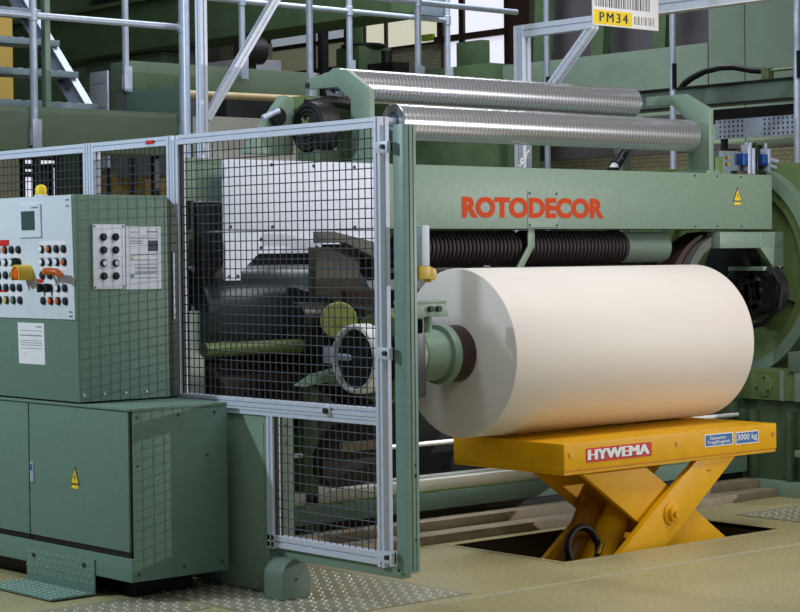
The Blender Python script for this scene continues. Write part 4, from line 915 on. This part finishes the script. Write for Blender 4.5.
# windows of the far right wall and left hall
window(1, 9.15, 8.78, 9.42, 3.52, 5.0, 'pane_bright')
window(2, 9.15, 9.86, 11.12, 3.86, 5.2, 'pane_warm', (10.75,))
window(3, 9.15, 11.50, 12.95, 4.05, 4.6, 'pane_cool', (12.08,))
window(9, 9.15, 11.50, 12.95, 3.72, 4.0, emit_mat('dim_cream_pane', s2l(150, 150, 124), .2), (12.08,))
window(4, 9.15, 9.50, 9.76, 3.52, 5.0, 'pane_bright')
mb = MB(); mb.box(9.05, 9.11, 8.7, 9.85, 3.83, 3.90); struct('trim_3', mb, 'darkbrown')
# far left hall
slab('ochre stack of board behind the stairs at the left border', 'board_stack', 'beige_box', 2.5, 3.19, 9.0, 9.6, 2.75, 3.62, cat='board stack')
slab('ochre board behind the mesh fence, right of the console lamp', 'board_stack', 'beige_box', 4.25, 4.85, 9.0, 9.5, 0, 2.27, cat='board stack')
def far_window(n, x, y0, y1, z0, z1):
    mb = MB(); f = .04
    mb.box(x-.03, x+.02, y0-f, y0, z0-f, z1+f).box(x-.03, x+.02, y1, y1+f, z0-f, z1+f).box(x-.03, x+.02, y0, y1, z0-f, z0).box(x-.03, x+.02, y0, y1, z1, z1+f)
    o = struct('window_%d' % n, mb, 'dark'); mb = MB(); mb.box(x-.01, x, y0, y1, z0, z1); obj('window_pane', mb, 'pane_bright', o)

wy = 14.12
def hall_window(n, x0, x1, z0, z1, pm='pane_bright'):
    mb = MB(); f = .03
    mb.box(x0-f, x0, wy-.03, wy+.06, z0-f, z1+f).box(x1, x1+f, wy-.03, wy+.06, z0-f, z1+f).box(x0, x1, wy-.03, wy+.06, z0-f, z0).box(x0, x1, wy-.03, wy+.06, z1, z1+f)
    o = struct('window_%d' % n, mb, 'dark'); mb = MB(); mb.box(x0, x1, wy, wy+.01, z0, z1); obj('window_pane', mb, pm, o)
hall_window(5, 6.30, 6.78, 2.60, 2.645)
hall_window(6, 6.30, 6.52, 2.505, 2.535)
hall_window(7, 6.30, 6.52, 2.05, 2.44)
hall_window(8, 6.69, 6.75, 2.0, 2.56)
slab('tall cream cabinet far behind the fence at the left border', 'far_cabinet', 'cream', 5.3, 5.93, 13.6, 13.9, 0, 2.64, cat='cabinet')

# ------------------------------------------------------------------ light
w = bpy.data.worlds.new('hall'); sc.world = w; w.use_nodes = True
bg = w.node_tree.nodes['Background']; bg.inputs[0].default_value = (.90, .94, 1.0, 1); bg.inputs[1].default_value = .10
def aim(o, tgt):
    o.rotation_euler = (Vector(tgt)-o.location).to_track_quat('-Z', 'Y').to_euler()
def area(name, loc, tgt, sx, sy, power, col):
    l = bpy.data.lights.new(name, 'AREA'); l.shape = 'RECTANGLE'; l.size = sx; l.size_y = sy; l.energy = power; l.color = col
    o = bpy.data.objects.new(name, l); C.objects.link(o); o.location = loc; aim(o, tgt); return o
def spot(name, loc, tgt, ang, power, col, size=.05, blend=.3):
    l = bpy.data.lights.new(name, 'SPOT'); l.spot_size = R(ang); l.spot_blend = blend; l.energy = power; l.color = col; l.shadow_soft_size = size
    o = bpy.data.objects.new(name, l); C.objects.link(o); o.location = loc; aim(o, tgt); return o
spot('flash_right', (6.2, -5.5, 1.95), (-.2, .2, 1.2), 62, 840, (1.0, .97, .99), .03)
spot('flash_left', (-4.6, 2.2, 3.3), (-.4, .2, .8), 75, 480, (.76, .89, 1.0), .10)
area('hall_lamp_front', (1.4, -1.7, 4.4), (1.4, .35, .9), 3.2, 1.0, 106, (1.0, .96, .91))
area('railing_fill_light', (-2.0, 1.0, 6.0), (1.5, 4.5, 2.5), 2.0, 1.5, 110, (.78, .9, 1.0))  # added cool fill that brightens the upper left railings
area('camera_fill_light', (-3.5, -5.5, 4.2), (3.2, .9, .9), 1.5, 1.0, 45, (.96, .98, 1.0))  # added soft fill from the camera side for the side frame
area('rail_fill_light', (.95, .80, .80), (.95, .88, .25), .9, .06, 4, (.94, .98, 1.0))  # added light, unseen behind the roll, brightens the base rail
area('wall_fill_light', (5.2, 3.4, 1.6), (7.2, 4.2, 1.9), .8, .3, 20, (1.0, .96, .88))  # added light, unseen behind the beam, brightens the low block wall
area('hall_lamp_rear', (4.0, 4.5, 6.0), (4.0, 6.0, 2.5), 4.0, 2.0, 260, (.92, .96, 1.0))

# ------------------------------------------------------------------ camera
cam = bpy.data.cameras.new('camera'); co = bpy.data.objects.new('camera', cam); C.objects.link(co)
yaw, pitch, roll = R(48.87418866), R(-1.44810312), R(-0.60529245)
f = Vector((math.cos(yaw)*math.cos(pitch), math.sin(yaw)*math.cos(pitch), math.sin(pitch)))
r = Vector((math.sin(yaw), -math.cos(yaw), 0)); u = r.cross(f)
r2 = r*math.cos(roll)+u*math.sin(roll); u2 = -r*math.sin(roll)+u*math.cos(roll)
mw = Matrix((r2, u2, -f)).transposed().to_4x4(); mw.translation = Vector((-5.99498, -6.76098, 1.45463)); co.matrix_world = mw
cam.sensor_width = 36; cam.sensor_fit = 'HORIZONTAL'; cam.lens = 36*1991.6/800; cam.clip_end = 200
sc.camera = co
vs = sc.view_settings; vs.view_transform = 'Standard'; vs.look = 'None'; vs.gamma = 1; vs.use_curve_mapping = False; vs.exposure = 0.0
